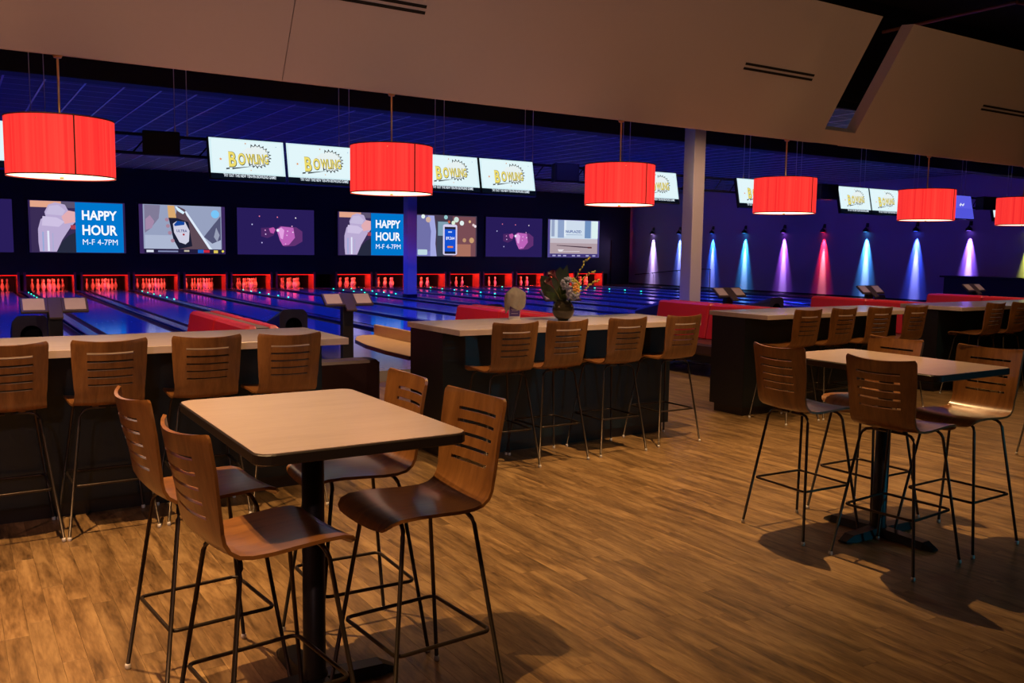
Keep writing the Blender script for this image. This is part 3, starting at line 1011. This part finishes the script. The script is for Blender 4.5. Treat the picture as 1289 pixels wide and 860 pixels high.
# honey wood side table with a raised lip between first and second bar
t = thing('side_table', 'honey wood side table with raised back lip between the first two bars', 'table', (0, 0, 0))
poly = [(3.86, 6.92), (3.86, 8.80), (3.74, 8.84), (3.60, 8.70), (3.47, 8.42), (3.38, 7.95), (3.34, 7.40), (3.35, 6.92)]
MB().prism(poly, 0.715, 0.75).build('edge_band', M_EDGE, t)
MB().prism([(3.615 + (x - 3.615) * .985, 7.85 + (y - 7.85) * .992) for x, y in poly], 0.7505, 0.754).build('table_top', M_TABLEWOOD, t)
MB().box(3.84, 3.875, 6.92, 8.80, 0.75, 0.865, 0.006).build('back_lip', M_TABLEWOOD, t)
MB().lathe([(0.22, 0.0), (0.22, 0.02), (0.04, 0.03), (0.04, 0.715)], 3.66, 7.02, 16).build('pedestal', M_IRON, t)

# lane consoles
CON = [(0.985, 'left of the first lounge sofa'), (4.42, 'between the first two bars'), (7.85, 'behind the flowers'), (11.45, 'right of the cream column'), (15.35, 'under the cyan light beam'), (18.95, 'in front of the black counter')]
con0 = None
for x, d in CON:
    lb = 'lane console with two tilted screens on a black post, ' + d
    if con0 is None:
        t = thing('lane_console', lb, 'console', (x, 11.0, LZ), 0, 'lane consoles')
        MB().box(-.075, .075, -.05, .05, 0, 0.80, 0.008).build('post', M_IRON, t)
        MB().box(-.14, .14, -.12, .12, 0, 0.015).build('base_plate', M_IRON, t)
        head = bpy.data.objects.new('console_head', MB().box(-.07, .07, -.21, .12, 0.0, 0.03, 0.008).mesh('console_head'))
        head.data.materials.append(M_CONSOLE)
        COL.objects.link(head)
        head.parent = t
        head.location = (0, -0.02, 0.86)
        head.rotation_euler = (math.radians(40), 0, 0)
        for sx in (-1, 1):
            MB().box(sx * .20 - .135, sx * .20 + .135, -.11, .115, -0.005, 0.03, 0.010).build('screen_housing', M_CONSOLE, head)
            MB().box(sx * .205 - .105, sx * .205 + .105, -.085, .095, 0.030, 0.033).build('touch_screen', M_CONSCR, head)
        con0 = t
    else:
        t = copy_tree(con0)
        t.location.x = x
        t['label'] = lb

# ball returns: arched hood with a round opening, long body behind
BR = [(0.86, 'below the leftmost lane console'), (4.24, 'behind the first lounge sofa'), (7.65, 'behind the flowers bar'), (11.55, 'left of the cream column'), (14.55, 'left of the sofa behind the third bar'), (18.0, 'behind the far console')]
br0 = None
for x, d in BR:
    lb = 'dark ball return hood with a round opening, ' + d
    if br0 is None:
        t = thing('ball_return', lb, 'ball return', (x, 12.6, LZ), 0, 'ball returns')
        n = 20
        out, inn = [], []
        for k in range(n):
            a = 2 * math.pi * k / n
            ca, sa = math.cos(a), math.sin(a)
            m_ = max(abs(ca), abs(sa))
            ox, oz = 0.21 * ca / m_, 0.27 * sa / m_
            if sa > 0 and abs(oz - 0.27) < 1e-6:
                oz = 0.27 - 0.25 * ox * ox
            out.append((ox, 0.38 + oz))
            inn.append((0.125 * ca, 0.40 + 0.125 * sa))
        hb = MB()
        ring_f = [(p[0], 0.0, p[1]) for p in out] + [(p[0], 0.0, p[1]) for p in inn]
        hb.add(ring_f, [(k, (k + 1) % n, n + (k + 1) % n, n + k) for k in range(n)])
        hb.add([(p[0], 0.0, p[1]) for p in out] + [(p[0] * .92, 0.75, 0.11 + (p[1] - .11) * .62) for p in out], [(k, n + k, n + (k + 1) % n, (k + 1) % n) for k in range(n)])
        hb.add([(p[0] * .92, 0.75, 0.11 + (p[1] - .11) * .62) for p in out], [tuple(range(n))])
        hb.build('hood', M_HOOD, t)
        tb_ = MB().add([(p[0], 0.0, p[1]) for p in inn] + [(p[0] * .9, 0.35, p[1]) for p in inn], [(k, (k + 1) % n, n + (k + 1) % n, n + k) for k in range(n)])
        tb_.add([(p[0] * .9, 0.35, p[1]) for p in inn], [tuple(range(n - 1, -1, -1))])
        tb_.build('ball_opening', M_VENT, t)
        MB().box(-.20, .20, -.95, 0.02, 0.28, 0.34, 0.012).build('ball_rack', M_HOOD, t)
        MB().box(-.12, .12, -.70, 0.70, 0.0, 0.28).build('base', M_IRON, t)
        br0 = t
    else:
        t = copy_tree(br0)
        t.location.x = x
        t['label'] = lb

# ------------------------------------------------------------------ bar counters
BARS = [(-2.2, 2.29, 5.665, 6.555, 'long pale-topped bar counter at the left, four stools in front'),
        (3.255, 5.76, 5.85, 6.76, 'pale-topped bar counter with the flower vase on it'),
        (6.84, 9.47, 6.03, 6.83, 'third pale-topped bar counter behind the right pedestal table'),
        (10.25, 13.2, 6.06, 6.88, 'pale-topped bar counter at the far right')]
BZ = 1.07
for x0, x1, y0, y1, lb in BARS:
    t = thing('bar_counter', lb, 'bar counter', (0, 0, 0), 0, 'bar counters')
    MB().box(x0, x1, y0, y1, BZ - 0.045, BZ, 0.003).build('countertop', M_COUNTER, t)
    bf = y0 + 0.32
    MB().box(x0 + .03, x1 - .08, bf, y1 - .03, 0.09, BZ - 0.046).build('body', M_BARDARK, t)
    MB().box(x0 + .03, x1 - .08, bf - .012, bf - .001, 0.09, BZ - 0.05).build('front_panel', M_BAR, t)
    MB().box(x0 + .018, x0 + .029, bf - .012, y1 - .03, 0.09, BZ - 0.05).build('end_panel', M_BARDARK, t)
    MB().box(x0 + .06, x1 - .14, bf + .015, y1 - .06, 0.0, 0.09).build('toe_kick', M_EDGE, t)
    for sx in (x0 + .45, (x0 + x1) / 2, x1 - .55):
        MB().box(sx - .02, sx + .02, y0 + .06, bf - .013, BZ - 0.075, BZ - 0.046).build('support_bracket', M_IRON, t)


# ------------------------------------------------------------------ bar stools
def stool_shell():
    # profile from seat front to back top: (y, z, half width)
    ctl = [(0.236, 0.722, 0.150), (0.231, 0.738, 0.178), (0.212, 0.756, 0.193), (0.178, 0.766, 0.199), (0.11, 0.768, 0.202), (0.02, 0.763, 0.200), (-0.06, 0.757, 0.197),
           (-0.12, 0.757, 0.193), (-0.158, 0.764, 0.190), (-0.184, 0.782, 0.188), (-0.199, 0.808, 0.186), (-0.207, 0.84, 0.185)]
    z_top = 1.135
    slots = [z_top - d for d in (0.252, 0.206, 0.160, 0.114, 0.068)]
    zs = [0.865]
    for c in slots:
        zs += [c - 0.006, c + 0.006]
    zs += [1.094, 1.115, 1.127, 1.135]
    rows = list(ctl)
    for z in zs:
        f = (z - 0.84) / (z_top - 0.84)
        hw = 0.187 + 0.012 * f
        if z >= 1.126:
            hw -= 0.003 if z < 1.13 else 0.012
        rows.append((-0.207 - 0.052 * f, z, hw))
    slot_rows = set()
    for i, z in enumerate(zs):
        for c in slots:
            if abs(z - (c - 0.006)) < 1e-6:
                slot_rows.add(len(ctl) + i)
    us = [-1, -.94, -.80, -.62, -.42, -.21, 0, .21, .42, .62, .80, .94, 1]
    ni, nj = len(rows), len(us)
    P = []
    for (y, z, hw) in rows:
        f = min(1.0, max(0.0, (z - 0.77) / 0.25))
        if y > -0.1:
            f = 0
        line = []
        for u in us:
            yy = y - 0.048 * f * (1 - u * u) + 0.017 * f
            zz = z + (0.010 * u * u if f == 0 else 0.010 * (1 - f) * u * u) + (0.010 * u * u * (z - 0.95) / 0.185 if z > 0.95 else 0)
            line.append(Vector((hw * u, yy, zz)))
        P.append(line)
    Nn = []
    for i in range(ni):
        line = []
        for j in range(nj):
            dv = P[min(i + 1, ni - 1)][j] - P[max(i - 1, 0)][j]
            du = P[i][min(j + 1, nj - 1)] - P[i][max(j - 1, 0)]
            line.append(du.cross(dv).normalized())
        Nn.append(line)
    T = 0.012
    vs_ = [P[i][j] for i in range(ni) for j in range(nj)] + [P[i][j] + Nn[i][j] * T for i in range(ni) for j in range(nj)]
    off = ni * nj
    solid = {}
    for i in range(ni - 1):
        for j in range(nj - 1):
            solid[(i, j)] = not (i in slot_rows and 3 <= j <= 8)
    mb = MB()
    fs_, sm, rims = [], [], []

    def idx(i, j, l):
        return l * off + i * nj + j
    for (i, j), s_ in solid.items():
        if not s_:
            continue
        a, b, c, d = (i, j), (i, j + 1), (i + 1, j + 1), (i + 1, j)
        fs_.append(tuple(idx(*p, 0) for p in (d, c, b, a)))
        sm.append(True)
        fs_.append(tuple(idx(*p, 1) for p in (a, b, c, d)))
        sm.append(True)
        for (p, q, nb) in ((a, b, (i - 1, j)), (b, c, (i, j + 1)), (c, d, (i + 1, j)), (d, a, (i, j - 1))):
            if not solid.get(nb, False):
                rims.append((idx(*p, 0), idx(*q, 0), idx(*q, 1), idx(*p, 1)))
    mb.v = [tuple(v) for v in vs_]
    mb.f, mb.s = fs_, sm
    for q in rims:
        mb.add([vs_[k] for k in q], [(0, 1, 2, 3)])
    return mb


def make_stool():
    t = thing('bar_stool', 'x', 'stool', (0, 0, 0), 0, 'wooden bar stools')
    stool_shell().build('seat_shell', M_STOOL, t)
    for sx in (-1, 1):
        for sy in (-1, 1):
            path = [(sx * .015, sy * .125, .737), (sx * .10, sy * .130, .737), (sx * .128, sy * .135, .731), (sx * .146, sy * .141, .716), (sx * .155, sy * .147, .695), (sx * .243, sy * .237, .012)]
            lg = MB().tube(path, 0.0082, 8).build('leg', M_TUBE, t)
            MB().lathe([(0.0095, 0.0), (0.0115, 0.004), (0.0115, 0.016), (0.009, 0.022)], sx * .2425, sy * .2365, 10).build('glide_foot', M_GLIDE, lg)
            MB().box(sx * .07 - .016, sx * .07 + .016, sy * .128 - .014, sy * .128 + .014, .744, .757).build('seat_spacer', M_STOOL, t)
    ring = [(x, y, 0.30) for x, y in round_rect(-.199, .199, -.194, .194, 0.028, 4)]
    MB().tube(ring, 0.0075, 8, closed=True).build('footrest', M_TUBE, t)
    return t


STOOLS = []
B1, B2, B3, B4 = 'at the leftmost bar', 'at the bar with the flowers', 'at the third bar', 'at the far right bar'
NTH = ['first from the left', 'second from the left', 'third from the left', 'fourth from the left']
for i, (x, y, a) in enumerate(((0.246, 5.705, 1), (0.759, 5.708, 1), (1.317, 5.714, -3), (1.80, 5.66, -1))):
    STOOLS.append((x, y, a, 'brown wooden bar stool %s, %s' % (B1, NTH[i])))
for i, (x, y, a) in enumerate(((3.592, 5.822, -2), (4.073, 5.84, 1), (4.696, 5.85, 0), (5.371, 5.905, 0))):
    STOOLS.append((x, y, a, 'brown wooden bar stool %s, %s' % (B2, NTH[i])))
for i, (x, y, a) in enumerate(((7.13, 6.02, 0), (7.69, 6.03, 1), (8.235, 5.995, 0), (8.84, 5.98, 0))):
    STOOLS.append((x, y, a, 'brown wooden bar stool %s, %s' % (B3, NTH[i])))
for i, (x, y, a) in enumerate(((10.47, 6.02, 0), (11.02, 6.02, 0))):
    STOOLS.append((x, y, a, 'brown wooden bar stool %s, %s' % (B4, NTH[i])))
STOOLS += [(0.797, 3.440, -84.7, 'brown slotted stool at the front left table, far left seat'),
           (0.828, 2.760, -84, 'brown slotted stool at the front left table, near left seat'),
           (1.406, 3.440, 88, 'brown slotted stool at the front left table, far right seat half behind the tabletop'),
           (1.409, 2.840, 94, 'brown slotted stool at the front left table, near right seat'),
           (4.366, 3.525, -93, 'brown slotted stool at the right table, far left seat'),
           (4.377, 2.884, -86, 'brown slotted stool at the right table, near left seat seen from behind'),
           (4.982, 3.532, 89, 'brown slotted stool at the right table, far right seat mostly hidden'),
           (5.001, 2.910, 91, 'brown slotted stool at the right table, near right seat'),
           (7.90, 3.72, 90, 'stool whose leg pokes in at the right picture edge')]
stool0 = make_stool()
for k, (x, y, a, lb) in enumerate(STOOLS):
    t = stool0 if k == 0 else copy_tree(stool0)
    t.location = (x, y, 0)
    t.rotation_euler = (0, 0, math.radians(a))
    t['label'] = lb


# ------------------------------------------------------------------ pedestal tables
def pedestal_table(x, y, lb):
    t = thing('pedestal_table', lb, 'table', (x, y, 0), 0, 'pedestal tables')
    hx, hy, H = 0.365, 0.545, 1.06
    MB().prism(round_rect(-hx, hx, -hy, hy, 0.055, 6), H - 0.038, H - 0.002, chamfer=0.004).build('edge_band', M_EDGE, t)
    MB().prism(round_rect(-hx + .004, hx - .004, -hy + .004, hy - .004, 0.052, 6), H - 0.002, H + 0.0005).build('tabletop', M_TOP, t)
    MB().box(-.16, .16, -.16, .16, H - 0.060, H - 0.039, 0.01).build('mounting_plate', M_IRON, t)
    MB().lathe([(0.050, 0.03), (0.050, 0.06), (0.043, 0.075), (0.041, H - 0.06)], 0, 0, 20).build('column', M_IRON, t)
    for k in range(4):
        a = k * math.pi / 2
        L = 0.37 if k % 2 else 0.33
        ca, sa = math.cos(a), math.sin(a)
        vs_ = []
        for d, w, zt in ((0.03, .050, .055), (L - .06, .046, .045), (L, .034, .014)):
            for side in (-1, 1):
                vs_.append((ca * d - sa * w * side, sa * d + ca * w * side, 0.004))
            for side in (-1, 1):
                vs_.append((ca * d - sa * w * .72 * side, sa * d + ca * w * .72 * side, zt))
        fs_ = [(0, 2, 3, 1), (8, 9, 11, 10)]
        for b in (0, 4):
            fs_ += [(b + 0, b + 4, b + 6, b + 2), (b + 1, b + 3, b + 7, b + 5), (b + 2, b + 6, b + 7, b + 3), (b + 0, b + 1, b + 5, b + 4)]
        MB().add(vs_, fs_).build('base_foot', M_IRON, t)
    return t


pedestal_table(1.12, 3.13, 'pale pedestal table in the left foreground with four stools')
pedestal_table(4.685, 3.205, 'pale pedestal table on the right with four stools around it')

# ------------------------------------------------------------------ red drum pendant lamps
LAMPX = [0.63, 2.877, 5.097, 7.261, 9.70, 11.80]
LDESC = ['leftmost and largest in view', 'second from the left', 'third from the left, beside the cream column', 'fourth from the left', 'fifth from the left', 'rightmost, cut by the picture edge']
lamp0 = None
for x, d in zip(LAMPX, LDESC):
    lb = 'red drum pendant lamp, ' + d
    if lamp0 is None:
        t = thing('pendant_lamp', lb, 'lamp', (x, 6.25, 2.84), 0, 'red drum pendant lamps')
        R, zt, zb = 0.31, 2.445 - 2.84, 2.095 - 2.84
        MB().lathe([(R, zb), (R, zt)], n=56, cap=False).build('lamp_shade', M_SHADE, t)
        for z in (zb, zt):
            MB().lathe([(R + .001, z - .004), (R + .002, z), (R + .001, z + .004)], n=56, cap=False).build('trim_ring', M_SHADEBAND, t)
        MB().box(-.004, .004, -R - .003, -R + .001, zb, zt).build('seam', M_SHADEBAND, t, rz=math.radians(8))
        MB().lathe([(R - .004, zb + .004), (R - .06, zb + .002), (0.001, zb)], n=40, cap=False).build('diffuser', M_DIFFUSER, t)
        MB().lathe([(0.012, zt - .020), (R - .004, zt - .022)], n=40, cap=False).build('top_light_stop', M_SHADEBAND, t)  # added opaque disc, stops the shade's glow from going up
        MB().lathe([(R - .006, zb + .035), (0.02, zb + .045)], n=40, cap=False).build('inner_light_stop', M_PIN, t)  # added opaque plate, keeps the diffuser's light off the soffit
        MB().lathe([(0.012, zb - .012), (0.012, zb)], n=10).build('finial', M_BRASS, t)
        MB().tube([(0, 0, zt - .06), (0, 0, 0.0)], 0.007, 8).build('rod', M_BRASS, t)
        MB().lathe([(0.022, -0.02), (0.03, 0.0)], n=14).build('ceiling_canopy', M_BRASS, t)
        sp_ = MB()
        for k in range(3):
            a = 2 * math.pi * k / 3
            sp_.tube([(0, 0, zt - .03), (R * math.cos(a), R * math.sin(a), zt - .03)], 0.004, 6)
        sp_.build('spider_frame', M_BRASS, t)
        lamp0 = t
    else:
        t = copy_tree(lamp0)
        t.location.x = x
        t['label'] = lb

# ------------------------------------------------------------------ flower vase and cloth-draped card holder on the second bar
def glass_mat():
    m, nt, b = new_mat('smoky_glass')
    b.inputs['Base Color'].default_value = (0.05, 0.042, 0.025, 1)
    b.inputs['Roughness'].default_value = 0.04
    b.inputs['Transmission Weight'].default_value = 0.55
    b.inputs['IOR'].default_value = 1.45
    return m


M_GLASS = glass_mat()
M_LEAF = plain('dark_leaf', (0.012, 0.022, 0.010), 0.5, 0, 0.3, 30)
M_LEAF2 = plain('fern_green', (0.03, 0.06, 0.014), 0.5, 0, 0.3, 30)
M_CALLA = plain('burgundy_petal', (0.09, 0.010, 0.022), 0.45, 0, 0.2)
M_HYD = plain('pale_blue_petal', (0.24, 0.25, 0.36), 0.6, 0, 0.15, 40)
M_YEL = plain('yellow_green_petal', (0.42, 0.38, 0.06), 0.55, 0, 0.2, 40)
M_ORA = plain('apricot_petal', (0.62, 0.26, 0.06), 0.55, 0, 0.2, 40)
M_STEM = plain('stem_green', (0.12, 0.13, 0.04), 0.6)
VX, VY = 4.555, 6.32
v = thing('flower_vase', 'round smoky glass vase standing on the second bar', 'vase', (VX, VY, BZ))
R = 0.098
vp = [(0.045, 0.0)] + [(R * math.sin(math.radians(a)), 0.095 - R * 0.98 * math.cos(math.radians(a))) for a in range(30, 150, 12)] + [(0.056, 0.183)]
MB().lathe(vp + [(0.053, 0.183)] + [(r_ - .004, z_ + .002) for r_, z_ in reversed(vp[1:-1])] + [(0.001, 0.006)], n=28, cap=False).build('vase_bowl', M_GLASS, v)
MB().lathe([(0.001, 0.012), (0.060, 0.02), (0.086, 0.06), (0.090, 0.09), (0.001, 0.092)], n=24, cap=False).build('water', M_GLASS, v)
random.seed(3)
fl = thing('flower_bouquet', 'mixed bouquet of hydrangea, yellow orchids and burgundy callas in the vase', 'bouquet', (VX, VY, BZ + 0.17))


def leaf(p0, p1, w, m, name, cup=0.25):
    """pointed, folded leaf strip from p0 to p1"""
    a, b = Vector(p0), Vector(p1)
    d = (b - a)
    side = d.cross(Vector((0.3, 1, 0.2))).normalized()
    nrm = side.cross(d).normalized()
    vs_, fs_ = [], []
    prof_ = [(0, .15), (.2, .75), (.45, 1.0), (.7, .8), (.9, .35), (1.0, .05)]
    for s_, q in prof_:
        c = a + d * s_ + nrm * (0.12 * d.length * math.sin(math.pi * s_))
        vs_ += [c - side * w * q + nrm * cup * w * q, c, c + side * w * q + nrm * cup * w * q]
    for k in range(len(prof_) - 1):
        o = k * 3
        fs_ += [(o, o + 1, o + 4, o + 3), (o + 1, o + 2, o + 5, o + 4)]
    return MB().add(vs_, fs_, True).build(name, m, fl)


# camera-right direction on the table plane is roughly (0.84,-0.54)
RX, RY = 0.843, -0.537


def fp(r_, u_, d_=0.0):
    """bouquet point: r across, u up, d towards the back"""
    return (RX * r_ - RY * d_, RY * r_ + RX * d_, u_)


leaf(fp(-.01, 0), fp(-.03, .30, .05), .085, M_LEAF, 'leaf')
leaf(fp(.01, 0), fp(.03, .32, .05), .055, M_LEAF, 'leaf')
leaf(fp(-.02, .02), fp(-.20, .22, .03), .090, M_LEAF, 'leaf')
leaf(fp(-.03, .02), fp(-.20, .17, -.02), .055, M_LEAF, 'leaf')
leaf(fp(-.03, .0), fp(-.16, .08, -.05), .035, M_LEAF2, 'leaf')
leaf(fp(.0, .0), fp(-.04, .14, -.08), .035, M_LEAF2, 'leaf')
leaf(fp(.02, .0), fp(.03, .12, -.09), .035, M_LEAF2, 'leaf')
leaf(fp(.05, .0), fp(.15, .07, -.04), .030, M_LEAF2, 'leaf')
leaf(fp(.0, .0), fp(.0, .07, -.11), .030, M_LEAF2, 'leaf')
for r_, u_, d_ in ((-.085, .11, -.08), (-.055, .18, -.07)):
    x, y, z = fp(r_, u_, d_)
    MB().tube([fp(-.01, -.02), fp(r_ * .6, u_ * .5, d_ * .7), (x, y, z)], 0.004, 6).build('flower_stem', M_STEM, fl)
    cm = MB()
    n = 10
    rings = []
    for s_, rr in ((0, .006), (.03, .014), (.06, .030), (.075, .040)):
        rings.append([(x - RX * s_ * .8 + rr * math.cos(2 * math.pi * k / n) * .6, y - RY * s_ * .8 + rr * math.sin(2 * math.pi * k / n), z + s_ + (0.02 * math.cos(2 * math.pi * k / n) if s_ > .05 else 0)) for k in range(n)])
    vs_ = [p for r__ in rings for p in r__]
    cm.add(vs_, [(q * n + k, q * n + (k + 1) % n, (q + 1) * n + (k + 1) % n, (q + 1) * n + k) for q in range(3) for k in range(n)], True)
    cm.build('calla_flower', M_CALLA, fl)
# hydrangea heads made of small florets
for r_, u_, d_, rad, m in ((.035, .15, -.05, .062, M_HYD), (.075, .07, -.08, .050, M_HYD)):
    x, y, z = fp(r_, u_, d_)
    hm = MB()
    for k in range(70):
        a, b = random.random() * 2 * math.pi, math.acos(2 * random.random() - 1)
        c = Vector((x + rad * math.sin(b) * math.cos(a), y + rad * math.sin(b) * math.sin(a), z + rad * .9 * math.cos(b)))
        hm.ball(c, .012, 6, 4)
    hm.build('hydrangea_head', m, fl)
for r_, u_, d_, m in ((.085, .14, -.09, M_YEL), (.10, .17, -.07, M_YEL), (.115, .12, -.09, M_YEL), (.095, .09, -.11, M_YEL), (.125, .15, -.06, M_YEL), (.075, .19, -.07, M_YEL),
                      (.10, .145, -.105, M_ORA), (.115, .10, -.11, M_ORA), (.09, .115, -.12, M_ORA)):
    c = Vector(fp(r_, u_, d_))
    om = MB()
    for k in range(5):
        a = 2 * math.pi * k / 5
        om.ball(c + Vector((RX * .013 * math.cos(a), RY * .013 * math.cos(a), .013 * math.sin(a))), .011, 6, 4)
    om.build('orchid_flower', m, fl)
for pts in ([fp(.05, .10), fp(.13, .25), fp(.18, .35), fp(.215, .39)], [fp(.08, .08), fp(.17, .20), fp(.23, .25), fp(.275, .265)], [fp(.10, .06), fp(.20, .12), fp(.26, .17), fp(.315, .195)]):
    st = MB().tube(pts, 0.003, 6).build('flower_spray', M_STEM, fl)
    for q in range(9):
        s_ = 0.95 + q * 0.25
        i0 = min(2, int(s_))
        f_ = s_ - i0
        c = Vector(pts[i0]).lerp(Vector(pts[i0 + 1]), min(1, f_))
        MB().ball(c + Vector((random.uniform(-.008, .008), random.uniform(-.008, .008), random.uniform(-.006, .008))), .0085, 6, 4, 1.2).build('bud', M_YEL, st)

# clear card stand with a purple card, folded cloth draped over it
CXX, CYY = 4.225, 6.60
t = thing('card_stand', 'small clear stand holding a purple card on the second bar', 'card stand', (CXX, CYY, BZ), math.radians(-20))
MB().box(-.055, .055, -.035, .035, 0, .006).build('stand_foot', plain('clear_acrylic', (0.55, 0.5, 0.48), 0.12), t)
MB().box(-.05, .05, -.006, .006, .006, .17).build('card_sleeve', plain('card_white', (0.62, 0.56, 0.55), 0.3), t)
MB().box(-.046, .046, -.008, -.0065, .028, .165).build('purple_card', plain('card_purple', (0.10, 0.045, 0.22), 0.4), t)
for zz, w_ in ((.088, .032), (.075, .026), (.050, .030)):
    MB().box(-w_, w_, -.0092, -.0085, zz, zz + .005).build('card_print', plain('card_print', (0.55, 0.5, 0.6), 0.5), t)
cl = MB()
NU, NV = 40, 16
vs_, fs_ = [], []
for i in range(NV + 1):
    q = i / NV
    for k in range(NU):
        a = 2 * math.pi * k / NU
        fold = 1 + 0.26 * math.sin(3 * a + 1.2) * q + 0.20 * math.sin(5 * a + 4 * q) * q + 0.08 * math.sin(8 * a + 2)
        rx = (0.012 + 0.070 * min(1, q * 2.2)) * fold
        ry = (0.010 + 0.042 * min(1, q * 2.0)) * fold
        drop = 0.285 - 0.175 * q ** 1.5 - (0.08 * q * max(0, math.cos(a - 3.3)) ** 6) + 0.03 * q * math.sin(2 * a + .5)
        vs_.append((rx * math.cos(a), ry * math.sin(a), drop))
for i in range(NV):
    for k in range(NU):
        fs_.append((i * NU + k, i * NU + (k + 1) % NU, (i + 1) * NU + (k + 1) % NU, (i + 1) * NU + k))
fs_.append(tuple(range(NU)))
cl.add(vs_, fs_, True)
tag(cl.build('draped_cloth', plain('beige_cloth', (0.26, 0.225, 0.19), 0.85, 0, 0.15, 40), None, (CXX - .005, CYY, BZ), math.radians(-20)),
    'folded beige cloth draped over the card stand on the second bar', 'cloth')

# ------------------------------------------------------------------ ceiling fixtures and pipe in the black ceiling
for k, (p, w_, cn_) in enumerate(DINING_SPOTS):
    d = ('above the left foreground table', 'nearest the viewer at the left', 'above the right table', 'above the far right bar', 'between left and right tables', 'right of the right table', 'far left, out of view')[k]
    t = thing('ceiling_spotlight', 'black can spotlight under the open ceiling, ' + d, 'spotlight', (p[0], p[1], p[2]), 0, 'ceiling spotlights')
    MB().lathe([(0.085, 0.0), (0.085, 0.20), (0.05, 0.22)], n=16, cap=False).build('can', M_BLACK, t)
    MB().tube([(0, 0, 0.22), (0, 0, 1.6)], 0.01, 6).build('stem', M_BLACK, t)
tag(MB().tube([(13.94, 10.0, 5.55), (13.94, 7.70, 5.55)], 0.03, 8).tube([(13.94, 7.7, 5.55), (14.2, 7.66, 5.55)], 0.03, 8).build('sprinkler_pipe', plain('rust_pipe', (0.25, 0.10, 0.06), 0.5)),
    'thin rust-coloured pipe crossing the black ceiling at upper right', 'pipe')
